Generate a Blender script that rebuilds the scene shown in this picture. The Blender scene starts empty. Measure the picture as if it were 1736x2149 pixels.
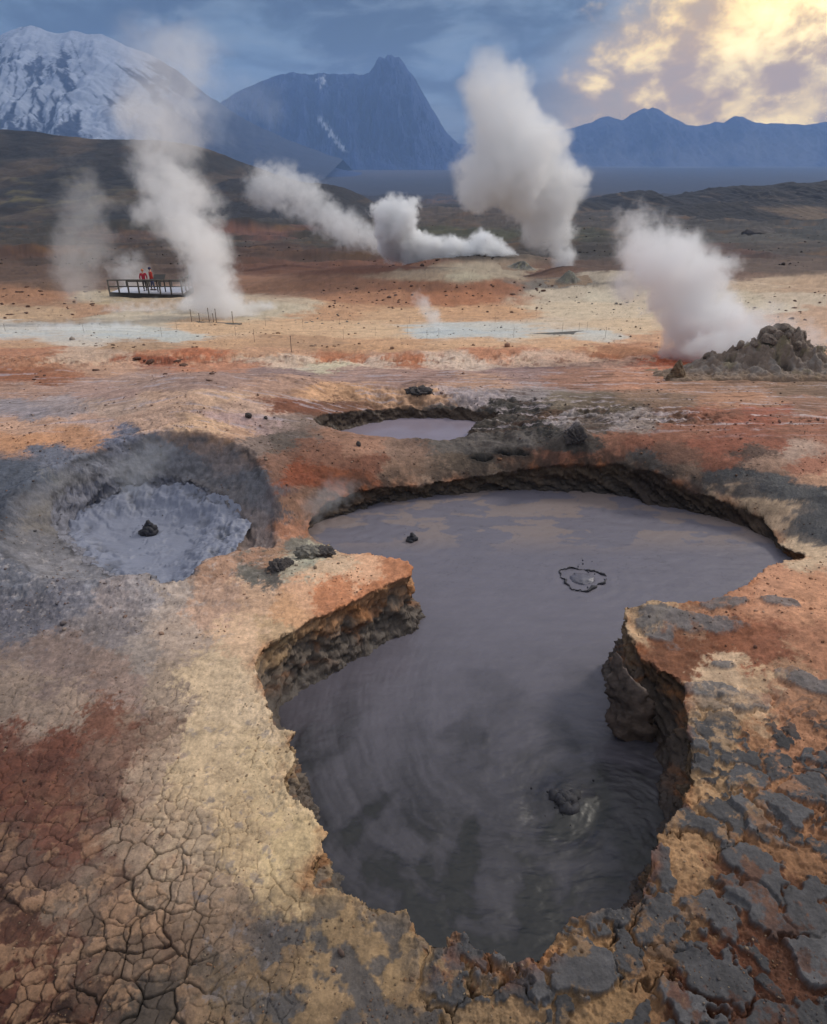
import bpy, bmesh, math, random
import numpy as np
from mathutils import Vector, Matrix, Euler
random.seed(7)
R = math.radians
SC = bpy.context.scene
COL = SC.collection

# ------------------------------------------------------------------ camera
F, CX, CY, CAMZ = 1433.0, 868.0, 1074.5, 4.0      # focal length / centre in units of the 1736x2149 picture
PITCH = math.atan((CY - 325.0) / F)
SP, CP = math.sin(PITCH), math.cos(PITCH)
cd = bpy.data.cameras.new("camera")
cd.sensor_fit = 'VERTICAL'; cd.sensor_height = 36.0; cd.lens = 36.0 * F / 2149.0
cd.clip_start = 0.05; cd.clip_end = 40000.0
cam = bpy.data.objects.new("camera", cd); COL.objects.link(cam)
cam.location = (0, 0, CAMZ); cam.rotation_euler = (math.pi / 2 - PITCH, 0, 0)
SC.camera = cam

# ------------------------------------------------------------------ render / exposure
SC.view_settings.view_transform = 'Standard'; SC.view_settings.look = 'None'
SC.view_settings.exposure = 0.0; SC.view_settings.gamma = 1.0
SC.view_settings.use_curve_mapping = False
SC.render.engine = 'CYCLES'
cy = SC.cycles
cy.use_denoising = True
cy.max_bounces = 10; cy.diffuse_bounces = 2; cy.glossy_bounces = 2; cy.volume_bounces = 8; cy.transmission_bounces = 2
cy.use_adaptive_sampling = True; cy.adaptive_threshold = 0.02
cy.caustics_reflective = False; cy.caustics_refractive = False
cy.sample_clamp_indirect = 6.0

def raydir(px, py):
    a = (px - CX) / F; b = (CY - py) / F
    return np.array([a, CP + b * SP, -SP + b * CP])

# ------------------------------------------------------------------ world: dusk-lit overcast over a Nishita sky
SUN_EL, SUN_AZ = R(36), R(58)                       # azimuth clockwise from +Y
w = bpy.data.worlds.new("World"); SC.world = w; w.use_nodes = True
nt = w.node_tree; nt.nodes.clear(); NN = nt.nodes.new; LK = nt.links.new
def wm(op, a, b=None, c=None, clamp=False):
    n = NN('ShaderNodeMath'); n.operation = op; n.use_clamp = clamp
    for i, v in enumerate((a, b, c)):
        if v is None: continue
        if isinstance(v, (int, float)): n.inputs[i].default_value = v
        else: LK(v, n.inputs[i])
    return n.outputs[0]
def wmix(f, a, b):
    n = NN('ShaderNodeMix'); n.data_type = 'RGBA'
    for i, v in ((0, f), (6, a), (7, b)):
        if isinstance(v, (int, float)): n.inputs[i].default_value = v
        elif isinstance(v, tuple): n.inputs[i].default_value = (*v, 1)
        else: LK(v, n.inputs[i])
    return n.outputs[2]
def wss(x, lo, hi):
    n = NN('ShaderNodeMapRange'); n.interpolation_type = 'SMOOTHSTEP'
    n.inputs[1].default_value = lo; n.inputs[2].default_value = hi; LK(x, n.inputs[0]); return n.outputs[0]
def wnoise(vec, scale, detail, rough=.5, dist=0.0, off=(0, 0, 0), sc=(1, 1, 1)):
    mp = NN('ShaderNodeMapping'); mp.inputs['Location'].default_value = off; mp.inputs['Scale'].default_value = sc
    LK(vec, mp.inputs[0])
    n = NN('ShaderNodeTexNoise'); n.inputs['Scale'].default_value = scale; n.inputs['Detail'].default_value = detail
    n.inputs['Roughness'].default_value = rough; n.inputs['Distortion'].default_value = dist
    LK(mp.outputs[0], n.inputs['Vector']); return n.outputs[0]
def lin(r, g, b):
    f = lambda c: (c / 255 / 12.92) if c <= 10 else ((c / 255 + .055) / 1.055) ** 2.4
    return (f(r), f(g), f(b))
sky = NN('ShaderNodeTexSky'); sky.sky_type = 'NISHITA'; sky.sun_disc = False
sky.sun_elevation = SUN_EL; sky.sun_rotation = SUN_AZ
tc = NN('ShaderNodeTexCoord'); sep = NN('ShaderNodeSeparateXYZ'); LK(tc.outputs['Generated'], sep.inputs[0])
zz = wm('MAXIMUM', sep.outputs[2], 0.0)
k = wm('ADD', zz, 0.22)
comb = NN('ShaderNodeCombineXYZ')
LK(wm('DIVIDE', sep.outputs[0], k), comb.inputs[0]); LK(wm('DIVIDE', sep.outputs[1], k), comb.inputs[1])
pl = comb.outputs[0]
az = wm('ARCTAN2', sep.outputs[0], sep.outputs[1]); el = wm('ARCSINE', sep.outputs[2])
n1 = wnoise(pl, 1.5, 6, .58, .5, (3.1, 1.7, 0))
n2 = wnoise(pl, 3.1, 8, .6, .5, (7.4, .3, 0))
n3 = wnoise(tc.outputs['Generated'], 15.0, 7, .56, .15, (0, 0, 0), (1, 1, 1.5))
base = wmix(wss(n1, .43, .60), lin(30, 56, 92), lin(126, 152, 178))
base = wmix(wm('MULTIPLY', wss(n2, .44, .66), .6), base, lin(156, 172, 188))
base = wmix(wm('MULTIPLY', wm('SUBTRACT', 1.0, wss(n2, .36, .52)), .55), base, lin(40, 60, 86))
nish = NN('ShaderNodeMix'); nish.data_type = 'RGBA'; nish.inputs[0].default_value = .25
bgm = NN('ShaderNodeVectorMath'); bgm.operation = 'SCALE'; LK(sky.outputs[0], bgm.inputs[0]); bgm.inputs[3].default_value = 0.08
LK(base, nish.inputs[6]); LK(bgm.outputs[0], nish.inputs[7]); base = nish.outputs[2]
# warm glow behind broken cloud on the right
GAZ, GEL = R(27), R(6.8)
u = wm('DIVIDE', wm('SUBTRACT', az, GAZ), R(17)); v = wm('DIVIDE', wm('SUBTRACT', wm('SUBTRACT', el, GEL), wm('MULTIPLY', wm('SUBTRACT', az, GAZ), .25)), R(6.2))
rr = wm('SQRT', wm('ADD', wm('MULTIPLY', u, u), wm('MULTIPLY', v, v)))
glow = wm('ADD', wm('SUBTRACT', 1.0, rr), wm('MULTIPLY', wm('SUBTRACT', n3, .5), 2.0))
gm = wss(glow, -.25, .5)
warm = wmix(wss(wm('ADD', n3, wm('MULTIPLY', rr, -.10)), .36, .60), tuple(1.8 * c for c in lin(198, 160, 108)), (2.5, 1.78, .66))
gsoft = wss(wm('SUBTRACT', 1.0, rr), -.35, .35)
base2 = wmix(wm('MULTIPLY', gsoft, .85), base, (.88, .64, .34))
base2 = wmix(gm, base2, warm)
hot = wss(wm('ADD', glow, wm('MULTIPLY', n3, .6)), .95, 1.6)
base2 = wmix(wm('MULTIPLY', hot, .7), base2, (3.3, 2.6, 1.25))
# an overcast dome is brighter towards the zenith
zen = wss(sep.outputs[2], .30, .95)
base3 = wmix(zen, base2, (1.0, 1.0, 1.04))
low = wss(sep.outputs[2], -.05, 0.0)
base3 = wmix(low, lin(120, 110, 105), base3)
bg = NN('ShaderNodeBackground'); LK(base3, bg.inputs[0]); bg.inputs[1].default_value = 1.0
wo = NN('ShaderNodeOutputWorld'); LK(bg.outputs[0], wo.inputs[0])
w.cycles.sampling_method = 'MANUAL'; w.cycles.sample_map_resolution = 1024

sl = bpy.data.lights.new("sun", 'SUN'); sl.energy = 2.3; sl.angle = R(11); sl.color = (1.0, .93, .82)
so = bpy.data.objects.new("sun", sl); COL.objects.link(so)
sd = Vector((math.sin(SUN_AZ) * math.cos(SUN_EL), math.cos(SUN_AZ) * math.cos(SUN_EL), math.sin(SUN_EL)))
so.rotation_euler = sd.to_track_quat('Z', 'Y').to_euler()

# ------------------------------------------------------------------ numpy noise
U32 = np.uint32
def _hash(ix, iy, iz, seed):
    h = (ix.astype(np.int64).astype(U32) * U32(374761393)) ^ (iy.astype(np.int64).astype(U32) * U32(668265263)) ^ (iz.astype(np.int64).astype(U32) * U32(2147483647)) ^ U32((seed * 974711 + 12345) & 0xffffffff)
    h = (h ^ (h >> U32(13))) * U32(1274126177); h = (h ^ (h >> U32(16))) * U32(2246822519); h = h ^ (h >> U32(13))
    return h
def _r(h): return (h & U32(0xffffff)).astype(np.float32) / np.float32(16777216.0)
_Z = np.zeros(1, np.int64)
def pn2(x, y, seed=0):
    """gradient noise, about -1..1"""
    fx = np.floor(x); fy = np.floor(y); ix = fx.astype(np.int64); iy = fy.astype(np.int64)
    x = (x - fx).astype(np.float32); y = (y - fy).astype(np.float32)
    u = x * x * x * (x * (x * 6 - 15) + 10); v = y * y * y * (y * (y * 6 - 15) + 10)
    def g(a, b, dx, dy):
        t = _r(_hash(ix + a, iy + b, _Z, seed)) * np.float32(2 * math.pi)
        return np.cos(t) * dx + np.sin(t) * dy
    n00 = g(0, 0, x, y); n10 = g(1, 0, x - 1, y); n01 = g(0, 1, x, y - 1); n11 = g(1, 1, x - 1, y - 1)
    a = n00 + u * (n10 - n00); b = n01 + u * (n11 - n01)
    return (a + v * (b - a)) * np.float32(1.45)
def fbm(x, y, seed=0, octv=5, gain=.5, lac=2.03):
    s = 0; a = 1.0; t = 0
    for o in range(octv):
        s = s + a * pn2(x, y, seed + o * 17); t += a; a *= gain; x = x * lac + 13.7; y = y * lac + 7.1
    return s / t * 1.25
def ridged(x, y, seed=0, octv=5, gain=.55, lac=2.05):
    s = 0; a = 1.0; t = 0
    for o in range(octv):
        s = s + a * (1 - np.abs(pn2(x, y, seed + o * 17)) * 1.6); t += a; a *= gain; x = x * lac + 3.7; y = y * lac + 9.1
    return s / t
def vor(x, y, seed=0):
    """F1, F2 and the random value of the nearest cell"""
    fx = np.floor(x).astype(np.int64); fy = np.floor(y).astype(np.int64)
    f1 = np.full(x.shape, 9., np.float32); f2 = f1.copy(); idv = np.zeros(x.shape, np.float32)
    for i in (-1, 0, 1):
        for j in (-1, 0, 1):
            h = _hash(fx + i, fy + j, _Z, seed); h2 = _hash(fx + i, fy + j, _Z, seed + 91)
            dx = fx + i + .12 + .76 * _r(h) - x; dy = fy + j + .12 + .76 * _r(h2) - y
            d = np.sqrt(dx * dx + dy * dy).astype(np.float32)
            n = d < f1
            f2 = np.where(n, f1, np.minimum(f2, d)); idv = np.where(n, _r(h ^ h2), idv); f1 = np.where(n, d, f1)
    return f1, f2, idv
def ss(x, a, b):
    t = np.clip((x - a) / (b - a), 0, 1); return t * t * (3 - 2 * t)

# ------------------------------------------------------------------ base profile of the land (distance -> height)
def ang(py): return PITCH - np.arctan((CY - py) / F)      # angle below the horizon
PROF = [(830, None), (800, 13.6), (780, 15.4), (765, 17.5), (745, 21), (735, 24), (700, 35), (680, 43), (650, 54), (612, 66), (575, 92), (540, 140), (500, 230),
        (470, 350), (450, 480), (430, 760), (412, 1300)]
pY, pZ = [-60., 0.], [0., 0.]
for py, Yv in PROF:
    if Yv is None: Yv = CAMZ / math.tan(ang(py)); pY.append(Yv); pZ.append(0.)
    else: pY.append(Yv); pZ.append(CAMZ - Yv * math.tan(ang(py)))
ZPL = CAMZ - 1700 * math.tan(ang(404)); pY += [1700., 30000.]; pZ += [ZPL, ZPL]
pY = np.array(pY); pZ = np.array(pZ)
def zb(Y): return np.interp(Y, pY, pZ)
_pys = np.concatenate([np.arange(4200, 328.5, -1.0), np.arange(328.5, 325.6, -.25)])
_Yt = np.concatenate([np.linspace(0.3, 20, 4000), np.geomspace(20.01, 29000, 12000)])
_pyt = CY - F * np.tan(PITCH - np.arctan((CAMZ - zb(_Yt)) / _Yt))
def Y_of_py(py): return np.interp(-np.asarray(py, float), -_pyt, _Yt)   # along the base profile
def proj(x, y, z):
    dep = y * CP + (CAMZ - z) * SP
    dep = np.maximum(dep, .3)
    return CX + F * x / dep, CY - F * (y * SP - (CAMZ - z) * CP) / dep
def un0(px, py):
    Y = float(Y_of_py(py)); z = float(zb(Y)); dep = Y * CP + (CAMZ - z) * SP
    return (px - CX) / F * dep, Y, z

# gaussian swells: picture position, height, half sizes in metres, (turn)
BUMPS = [
    (440, 858, .55, 1.7, 1.1, 0), (620, 880, .16, 1.0, 1.0, 0), (250, 900, .20, 2.6, 1.2, 0), (430, 915, .25, .9, .7, 0),
    (850, 836, .26, 2.4, .35, 0), (620, 850, .10, .5, .5, 0), (560, 1080, -.12, .34, .45, 0), (1205, 930, .22, .13, .12, 0), (1195, 935, .14, .45, .3, 0),
    (880, 826, .16, .28, .18, 0), (880, 925, .10, .25, .12, 0),
    (700, 965, .12, .8, .7, 0), (900, 990, .02, 1.5, .5, 0),
    (1390, 975, .14, .45, .25, .2), (1600, 960, .12, 2.0, .5, .2),
    (1550, 900, .25, 3.0, 1.3, 0), (1350, 930, .12, 1.3, .5, 0),
    (560, 1235, .05, .9, .35, .4), (660, 1145, .10, .18, .10, 0),
    (1370, 1290, .08, .3, .25, 0), (1700, 1330, .12, .8, .6, 0),
    (300, 757, 0.34, 2.6, 1.1, 0), (450, 762, 0.19, 2., .9, 0), (700, 757, 0.30, 3.2, 1.1, 0), (960, 757, 0.27, 3.2, 1.0, 0), (1180, 752, 0.23, 2.6, 1.0, 0), (1360, 752, 0.27, 2.2, 1.0, 0), (60, 765, 0.19, 2.5, 1.2, 0),
    (100, 775, .25, 1.5, .8, 0),
    (310, 650, .45, 9, 4, 0), (60, 620, 1.2, 8, 5, 0), (520, 650, .7, 7, 4, 0),
    (870, 612, 1.9, 12, 7, 0), (1000, 622, .8, 5, 4, 0), (700, 600, 1.2, 9, 7, 0),
    (1200, 598, 1.7, 5, 5, 0), (1290, 615, 1.6, 6, 5, 0), (1650, 600, 1.6, 11, 8, 0), (1720, 640, 1.0, 8, 5, 0), (1500, 620, .8, 6, 5, 0),
    (1060, 566, 1.6, 9, 7, 0), (950, 572, 1.5, 8, 6, 0),
    (530, 489, 5, 17, 13, 0), (290, 487, 4, 20, 13, 0), (60, 540, 2.2, 12, 9, 0), (700, 542, 1.6, 20, 8, 0),
]
BW = []
for b in BUMPS:
    x0, y0, _ = un0(b[0], b[1]); BW.append((x0, y0, b[2], b[3], b[4], b[5]))
PITC = un0(305, 1075)[:2]
MAINC = un0(1150, 1150)[:2]
def pitr(x, y):
    dx = (x - PITC[0]) / 1.62; dy = (y - PITC[1]) / 1.72
    return np.sqrt(dx * dx + dy * dy), np.arctan2(dy, dx)
def zs(x, y):
    """smooth land height, no holes"""
    x = np.asarray(x, float); y = np.asarray(y, float)
    z = zb(y)
    for (x0, y0, a, sx, sy, t) in BW:
        dx = x - x0; dy = y - y0
        if t: dx, dy = dx * math.cos(t) + dy * math.sin(t), -dx * math.sin(t) + dy * math.cos(t)
        q = (dx / sx) ** 2 + (dy / sy) ** 2
        z = z + a * np.exp(-np.minimum(q, 30) * 1.0)
    r, th = pitr(x, y)
    back = .5 + .5 * np.sin(th)
    z = z + (.10 + .27 * back ** 1.5) * np.exp(-((r - 1.0) / np.where(r > 1, .22, .17)) ** 2)
    z = z - .12 * np.exp(-(np.minimum(r, 3) / .86) ** 8)
    dx = (x - MAINC[0]) / 3.25; dy = (y - MAINC[1]) / 2.35
    r2 = np.sqrt(dx * dx + dy * dy); bk = ss(dy / np.maximum(r2, .01), -.25, .5)
    z = z - bk * .66 * np.exp(-((r2 - 1.0) / np.where(r2 > 1, .30, .5)) ** 2)
    return z
def at(px, py):
    """where the line of sight through a picture point meets the smooth land"""
    d = raydir(px, py); t = np.geomspace(2, 3000, 6000) if py > 340 else np.geomspace(2, 30000, 9000)
    X = d[0] * t; Y = d[1] * t; Z = CAMZ + d[2] * t
    g = Z - zs(X, Y); i = int(np.argmax(g < 0))
    if i == 0: i = len(t) - 1
    a, b = g[i - 1], g[i]; k = a / (a - b)
    tt = t[i - 1] + (t[i] - t[i - 1]) * k
    return float(d[0] * tt), float(d[1] * tt), float(CAMZ + d[2] * tt)

POOL_MAIN = [(655,1085),(672,1062),(700,1048),(745,1032),(800,1022),(860,1018),(930,1010),(1005,1000),(1075,990),(1130,980),(1185,976),(1235,974),(1262,978),(1290,972),(1340,982),(1400,1002),(1440,1024),(1500,1042),(1560,1066),(1600,1088),(1622,1116),(1640,1148),(1685,1163),(1688,1172),(1640,1180),(1605,1192),(1580,1216),(1535,1243),(1485,1262),(1425,1268),(1385,1264),(1360,1263),(1345,1274),(1315,1276),(1310,1290),(1316,1330),(1330,1352),(1345,1378),(1380,1402),(1425,1432),(1440,1450),(1436,1480),(1446,1510),(1440,1545),(1452,1580),(1448,1615),(1462,1640),(1440,1665),(1428,1700),(1410,1725),(1385,1760),(1368,1800),(1358,1850),(1350,1895),(1310,1920),(1275,1915),(1240,1925),(1195,1930),(1178,1955),(1155,1990),(1125,2018),(1090,2032),(1072,2042),(1045,2015),(1005,2003),(985,1988),(975,1962),(955,1968),(940,1978),(952,1995),(930,2010),(905,2026),(890,2000),(870,1955),(850,1908),(820,1915),(785,1912),(765,1898),(730,1880),(700,1862),(680,1872),(650,1866),(645,1842),(660,1815),(680,1785),(672,1765),(685,1748),(662,1730),(655,1704),(625,1685),(600,1668),(595,1640),(612,1612),(620,1585),(603,1562),(616,1538),(588,1528),(566,1518),(570,1490),(552,1462),(550,1432),(532,1402),(545,1378),(568,1352),(610,1328),(650,1302),(700,1282),(755,1254),(790,1234),(830,1218),(862,1208),(868,1190),(850,1178),(800,1168),(745,1165),(712,1160),(692,1142),(665,1136),(648,1118)]
POOL_PIT = [(100,1075),(105,1045),(130,1020),(165,1000),(215,988),(270,982),(330,985),(385,992),(430,1008),(465,1028),(490,1050),(508,1080),(500,1110),(488,1135),(455,1160),(425,1185),(410,1205),(370,1222),(320,1216),(265,1203),(215,1183),(170,1160),(135,1128),(112,1100)]
POOL_BACK = [(655,878),(690,866),(760,860),(840,856),(930,858),(1000,862),(1050,866),(1040,880),(1000,888),(990,900),(1000,908),(975,918),(930,924),(880,922),(820,918),(760,912),(710,902),(670,892)]
HOLE_A = [(985,960),(1000,955),(1020,954),(1034,958),(1036,963),(1022,967),(1000,967)]
HOLE_B = [(1040,948),(1060,944),(1090,946),(1112,951),(1112,957),(1085,959),(1055,955)]
# name: polygon, wall width in the plan, mud level, wall lean, roughness
POOLS = {'main': (POOL_MAIN, .55, -.66, .30, .055), 'pit': (POOL_PIT, .50, -.50, .82, .10),
         'back': (POOL_BACK, .40, -.13, .5, .05), 'ha': (HOLE_A, .10, float(zs(*at(1010, 961)[:2])) - .22, .2, .02), 'hb': (HOLE_B, .12, float(zs(*at(1075, 952)[:2])) - .22, .2, .02)}
def densify(P, step, jit, seed):
    rnd = random.Random(seed); out = []
    n = len(P)
    for i in range(n):
        a = np.array(P[i]); b = np.array(P[(i + 1) % n]); L = np.linalg.norm(b - a); m = max(1, int(L / step))
        nr = np.array([-(b - a)[1], (b - a)[0]]) / max(L, 1e-6)
        for k in range(m):
            q = a + (b - a) * k / m
            if k: q = q + nr * rnd.uniform(-jit, jit)
            out.append(q)
    return np.array(out)
POLY = {}
for k_, (P, w_, L_, s_, r_) in POOLS.items():
    W = np.array([at(*p)[:2] for p in P])
    POLY[k_] = densify(W, .12 if k_ == 'main' else .1, .012, 3)
def sdf(poly, x, y):
    """signed distance (positive outside) and a smooth outward direction"""
    n = len(poly); best = np.full(x.shape, 1e9); sx = np.zeros(x.shape); sy = np.zeros(x.shape); ins = np.zeros(x.shape, bool)
    for i in range(n):
        ax, ay = poly[i]; bx, by = poly[(i + 1) % n]; ex, ey = bx - ax, by - ay; L = math.hypot(ex, ey)
        t = np.clip(((x - ax) * ex + (y - ay) * ey) / (ex * ex + ey * ey + 1e-12), 0, 1)
        dx = x - (ax + t * ex); dy = y - (ay + t * ey); d = dx * dx + dy * dy
        np.minimum(best, d, out=best)
        if ey != 0:
            ins ^= ((ay > y) != (by > y)) & (x < (bx - ax) * (y - ay) / ey + ax)
        w = L / (d + .012) ** 2.5; sx += w * dx; sy += w * dy
    d = np.sqrt(best); sg = np.where(ins, -1., 1.); m = np.maximum(np.hypot(sx, sy), 1e-9)
    return d * sg, sx / m * sg, sy / m * sg

# ------------------------------------------------------------------ ground colours: soil tones place by place, haze blue painted into the far plain
CTRL = """
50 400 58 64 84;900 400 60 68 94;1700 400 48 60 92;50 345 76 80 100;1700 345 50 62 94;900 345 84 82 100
50 470 68 63 54;300 470 74 70 62;650 460 70 64 60;900 455 96 82 72;1000 465 92 79 68;1250 470 80 75 75;1500 480 70 65 65;1700 490 60 62 66
50 500 76 66 54;290 488 104 80 70;530 490 128 84 72;430 500 80 72 64;700 500 80 72 62;860 500 88 86 60;950 492 82 84 56;1200 490 76 78 62;1600 500 84 82 82;1400 500 72 68 66
50 530 100 66 44;150 545 84 64 50;300 530 86 70 60;600 530 104 72 54;1000 520 78 68 60;1250 530 68 62 60;1600 525 82 72 70;1560 528 100 64 56;700 540 96 70 55;1400 545 78 66 62
60 570 104 78 62;300 570 100 78 66;650 555 124 78 56;800 560 130 82 60;1000 578 190 182 160;900 575 170 150 128;1050 573 178 165 145;1280 562 100 76 66;1130 572 120 86 70;1330 575 196 186 170;1600 560 108 88 80;1500 575 128 100 88
60 620 164 118 86;150 600 112 86 70;300 640 182 158 132;250 625 176 160 130;550 600 148 106 80;470 630 178 160 140;700 600 140 98 74;860 600 140 94 68;950 625 172 112 74;1040 600 156 102 72;800 625 168 118 84;1170 598 120 115 112;1200 615 196 184 166;1280 620 204 196 178;1380 625 200 186 166;1600 600 196 172 146;1700 600 190 160 132;1700 625 200 184 164;1550 625 204 192 170
60 660 186 156 124;300 665 196 186 168;200 650 180 140 108;560 650 190 180 160;700 655 190 146 108;1000 655 196 152 112;850 660 200 162 124;1250 650 206 190 166;1600 650 212 202 184;1700 655 190 156 130
40 690 206 204 200;250 700 196 202 202;150 715 200 190 180;380 705 190 196 196;450 690 204 170 134;650 690 208 172 134;800 695 210 178 142;930 697 190 200 206;1050 695 196 200 200;1150 700 204 182 156;1300 690 206 182 152;1650 690 190 154 126;1250 702 200 200 196
60 722 190 150 116;300 722 176 144 114;450 720 196 156 118;620 718 180 142 108;800 720 198 154 114;1000 722 204 164 126;1200 720 206 164 126;1380 710 196 152 118
60 740 180 124 92;160 748 196 168 148;350 742 190 130 94;560 742 194 150 118;1300 735 180 126 90
60 765 176 122 90;50 790 160 100 66;230 768 190 150 126;330 755 156 84 52;400 745 186 110 70;450 768 192 132 100;600 757 208 184 166;700 752 184 116 76;780 760 212 186 170;690 768 214 206 180;860 758 176 108 68;950 756 214 192 178;1060 742 190 130 96;1120 748 206 176 158;1280 742 160 98 60;1200 752 206 170 150;1390 757 196 96 48;1320 756 206 160 136
60 815 176 140 124;130 850 166 154 160;200 820 180 148 140;300 808 178 148 138;450 795 168 138 130;600 786 150 126 126;600 800 190 152 134;750 785 172 140 132;900 790 166 132 124;1000 800 190 150 128;1200 790 166 120 100;1100 785 160 130 128;1350 790 186 132 104;1450 805 172 128 102;1550 810 160 122 98;1700 820 140 112 92
60 855 150 144 156;250 855 196 168 154;350 840 214 176 152;450 832 222 184 156;520 860 206 172 154;700 826 222 172 130;900 828 214 168 132;1000 835 180 168 176;1100 835 158 150 156;1050 845 80 76 74;1180 845 150 132 110;1250 850 128 108 86;1400 840 164 124 92;1550 835 184 134 102;1700 850 178 120 86;1300 885 180 166 170;1400 878 150 100 70;1200 880 176 166 172;1350 888 186 164 156
60 890 206 164 140;200 890 204 166 148;330 880 208 172 152;500 880 190 160 160;560 890 176 150 150;620 850 160 86 46;680 845 150 92 58;600 885 160 134 124;1000 875 84 78 74;1060 890 96 88 82;1130 895 74 72 72;1150 870 110 76 46;1100 860 76 72 70;1250 890 120 102 92;1500 870 190 104 60;1600 868 198 96 50;1700 885 188 108 66
60 925 210 152 108;160 910 204 150 112;430 895 216 178 146;500 900 204 164 138;600 930 118 104 98;530 930 132 116 112;750 930 180 122 88;850 945 170 128 104;700 950 156 96 66;760 970 158 90 56;950 930 120 112 110;1030 940 112 106 106;1100 925 110 104 104;1200 935 104 96 92;1290 915 196 118 76;1350 930 192 104 60;1500 925 188 94 50;1600 925 180 92 50;1450 905 188 110 70;1650 945 206 166 144;1550 950 120 90 78;1400 950 150 96 70
420 930 176 138 112;470 950 152 128 118;650 1000 160 84 50;600 980 150 100 76;700 1000 152 84 48;860 990 170 134 112;900 1000 180 150 130;1000 980 130 108 90;1100 968 140 96 68;1200 960 166 96 60;1280 955 170 100 62;1230 975 110 74 54;1370 965 104 100 102;1330 975 120 100 86;1450 985 150 116 94;1500 970 176 96 58;1600 985 186 140 112;1700 970 196 116 76;1550 1020 200 170 142;1480 1005 108 102 100
1650 1080 206 176 146;1600 1060 200 172 142;1720 1040 62 64 70;1640 1030 74 76 82;1560 1000 86 84 86;1720 1120 70 72 78;1700 1080 100 96 94;1690 1150 204 178 148;1725 1010 196 150 120
100 960 106 114 136;280 922 112 120 146;30 1000 84 94 114;40 1090 72 80 98;30 1200 108 114 132;200 970 122 130 152;150 1010 120 124 132;330 950 116 124 144;400 975 118 122 136;450 1020 122 114 114;520 1010 100 104 118;560 1040 106 100 110;520 1080 134 112 104;600 1060 92 86 94;640 1060 146 108 88;620 1110 176 122 94;570 1150 164 126 104;520 1120 146 118 104;470 1185 168 132 110;350 1250 176 162 156;250 1230 150 142 148;150 1230 112 114 130;60 1300 98 100 116;250 1320 128 122 128;100 1130 100 102 112;88 1095 128 120 104;100 1170 128 130 142;180 1200 126 130 146;300 1240 150 146 154
600 1180 160 124 98;665 1160 172 174 158;640 1150 120 118 112;590 1192 84 82 82;560 1200 110 108 104;620 1185 176 170 152;750 1195 228 176 138;700 1240 196 128 84;650 1230 214 166 130;830 1190 196 130 88;550 1250 210 172 142;450 1270 188 154 134;600 1285 206 158 116;500 1330 214 180 148;690 1180 206 176 146;780 1215 200 130 84;560 1320 190 160 124
400 1350 180 158 144;350 1450 168 146 128;450 1450 210 186 154;500 1500 216 192 160;460 1560 206 182 148;450 1640 200 176 142;560 1620 206 182 144;600 1760 206 182 138;520 1720 200 174 136;600 1830 196 170 128;350 1620 172 146 124;250 1420 150 126 118;100 1400 132 112 108;300 1360 150 138 134;200 1500 128 80 60;100 1560 120 66 46;40 1470 146 126 114;110 1490 152 130 116;250 1580 132 98 82;320 1520 146 118 100;50 1640 98 54 40;200 1680 112 80 68;100 1750 112 66 50;100 1850 128 100 86;60 1830 110 82 70;300 1750 160 134 112;400 1850 162 136 112;400 1740 182 156 126;200 1950 120 96 80;300 1880 130 102 84;50 1950 92 58 44;150 1900 130 108 92;350 2000 140 112 90;50 2080 78 38 26;20 2140 66 30 20;250 2080 104 76 60;150 2130 64 38 28;450 1950 146 122 102;300 2140 96 84 76;420 2060 120 104 90;100 2030 110 72 52
"""
CT = np.array([[float(v) for v in t.split()] for t in CTRL.replace('\n', ';').split(';') if t.strip()])
CT2 = np.array([[float(v) for v in t.split()] for t in """
650 1900 172 146 108;720 1900 180 150 108;560 1990 150 124 94;700 2000 170 142 104;850 2000 176 146 104;500 2120 140 118 92;800 2120 150 124 92;980 2030 160 110 70;960 2080 168 138 100;1100 2090 160 130 94;1200 1950 180 140 94;1250 2020 164 130 88;1400 1900 160 122 84;1400 2000 150 112 74;1550 2050 112 64 38;1600 2120 104 62 40;1700 1980 100 62 42;1650 1900 118 76 50;1650 1800 150 108 72;1500 1800 164 128 88;1500 1650 172 138 98;1600 1600 162 116 78;1700 1680 156 110 74;1480 1560 170 140 104;1700 1540 168 118 84;1500 1450 196 168 138;1600 1450 190 158 124;1700 1440 160 116 86;1600 1370 150 92 64;1460 1350 130 76 46;1520 1330 140 84 54;1430 1330 150 110 84;1370 1290 186 156 122;1700 1330 178 122 90;1700 1250 196 140 104;1550 1240 182 126 92;1620 1220 196 140 106;1480 1290 176 124 90;1650 1400 176 134 102;1400 1390 128 80 52
""".replace('\n', ';').split(';') if t.strip()])
CT = np.vstack([CT, CT2])
def s2l(c):
    c = c / 255.0
    return np.where(c <= .04045, c / 12.92, ((c + .055) / 1.055) ** 2.4)
CTL = s2l(CT[:, 2:5]).astype(np.float32)
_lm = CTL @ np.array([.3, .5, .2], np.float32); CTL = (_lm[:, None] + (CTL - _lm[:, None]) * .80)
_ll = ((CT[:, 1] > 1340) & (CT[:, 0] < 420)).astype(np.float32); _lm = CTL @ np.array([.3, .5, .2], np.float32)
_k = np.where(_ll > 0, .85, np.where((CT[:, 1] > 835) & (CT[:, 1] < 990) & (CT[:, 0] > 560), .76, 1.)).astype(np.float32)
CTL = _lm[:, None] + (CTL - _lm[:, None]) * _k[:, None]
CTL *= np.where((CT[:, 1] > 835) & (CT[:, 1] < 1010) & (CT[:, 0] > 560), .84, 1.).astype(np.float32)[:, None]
CTL *= np.interp(CT[:, 1], [540, 575, 620, 700, 790, 850, 1000, 1200, 1300, 1750, 1900, 2150], [.54, .70, .88, .94, .86, .84, .86, .94, .92, .90, .76, .56]).astype(np.float32)[:, None]
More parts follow.
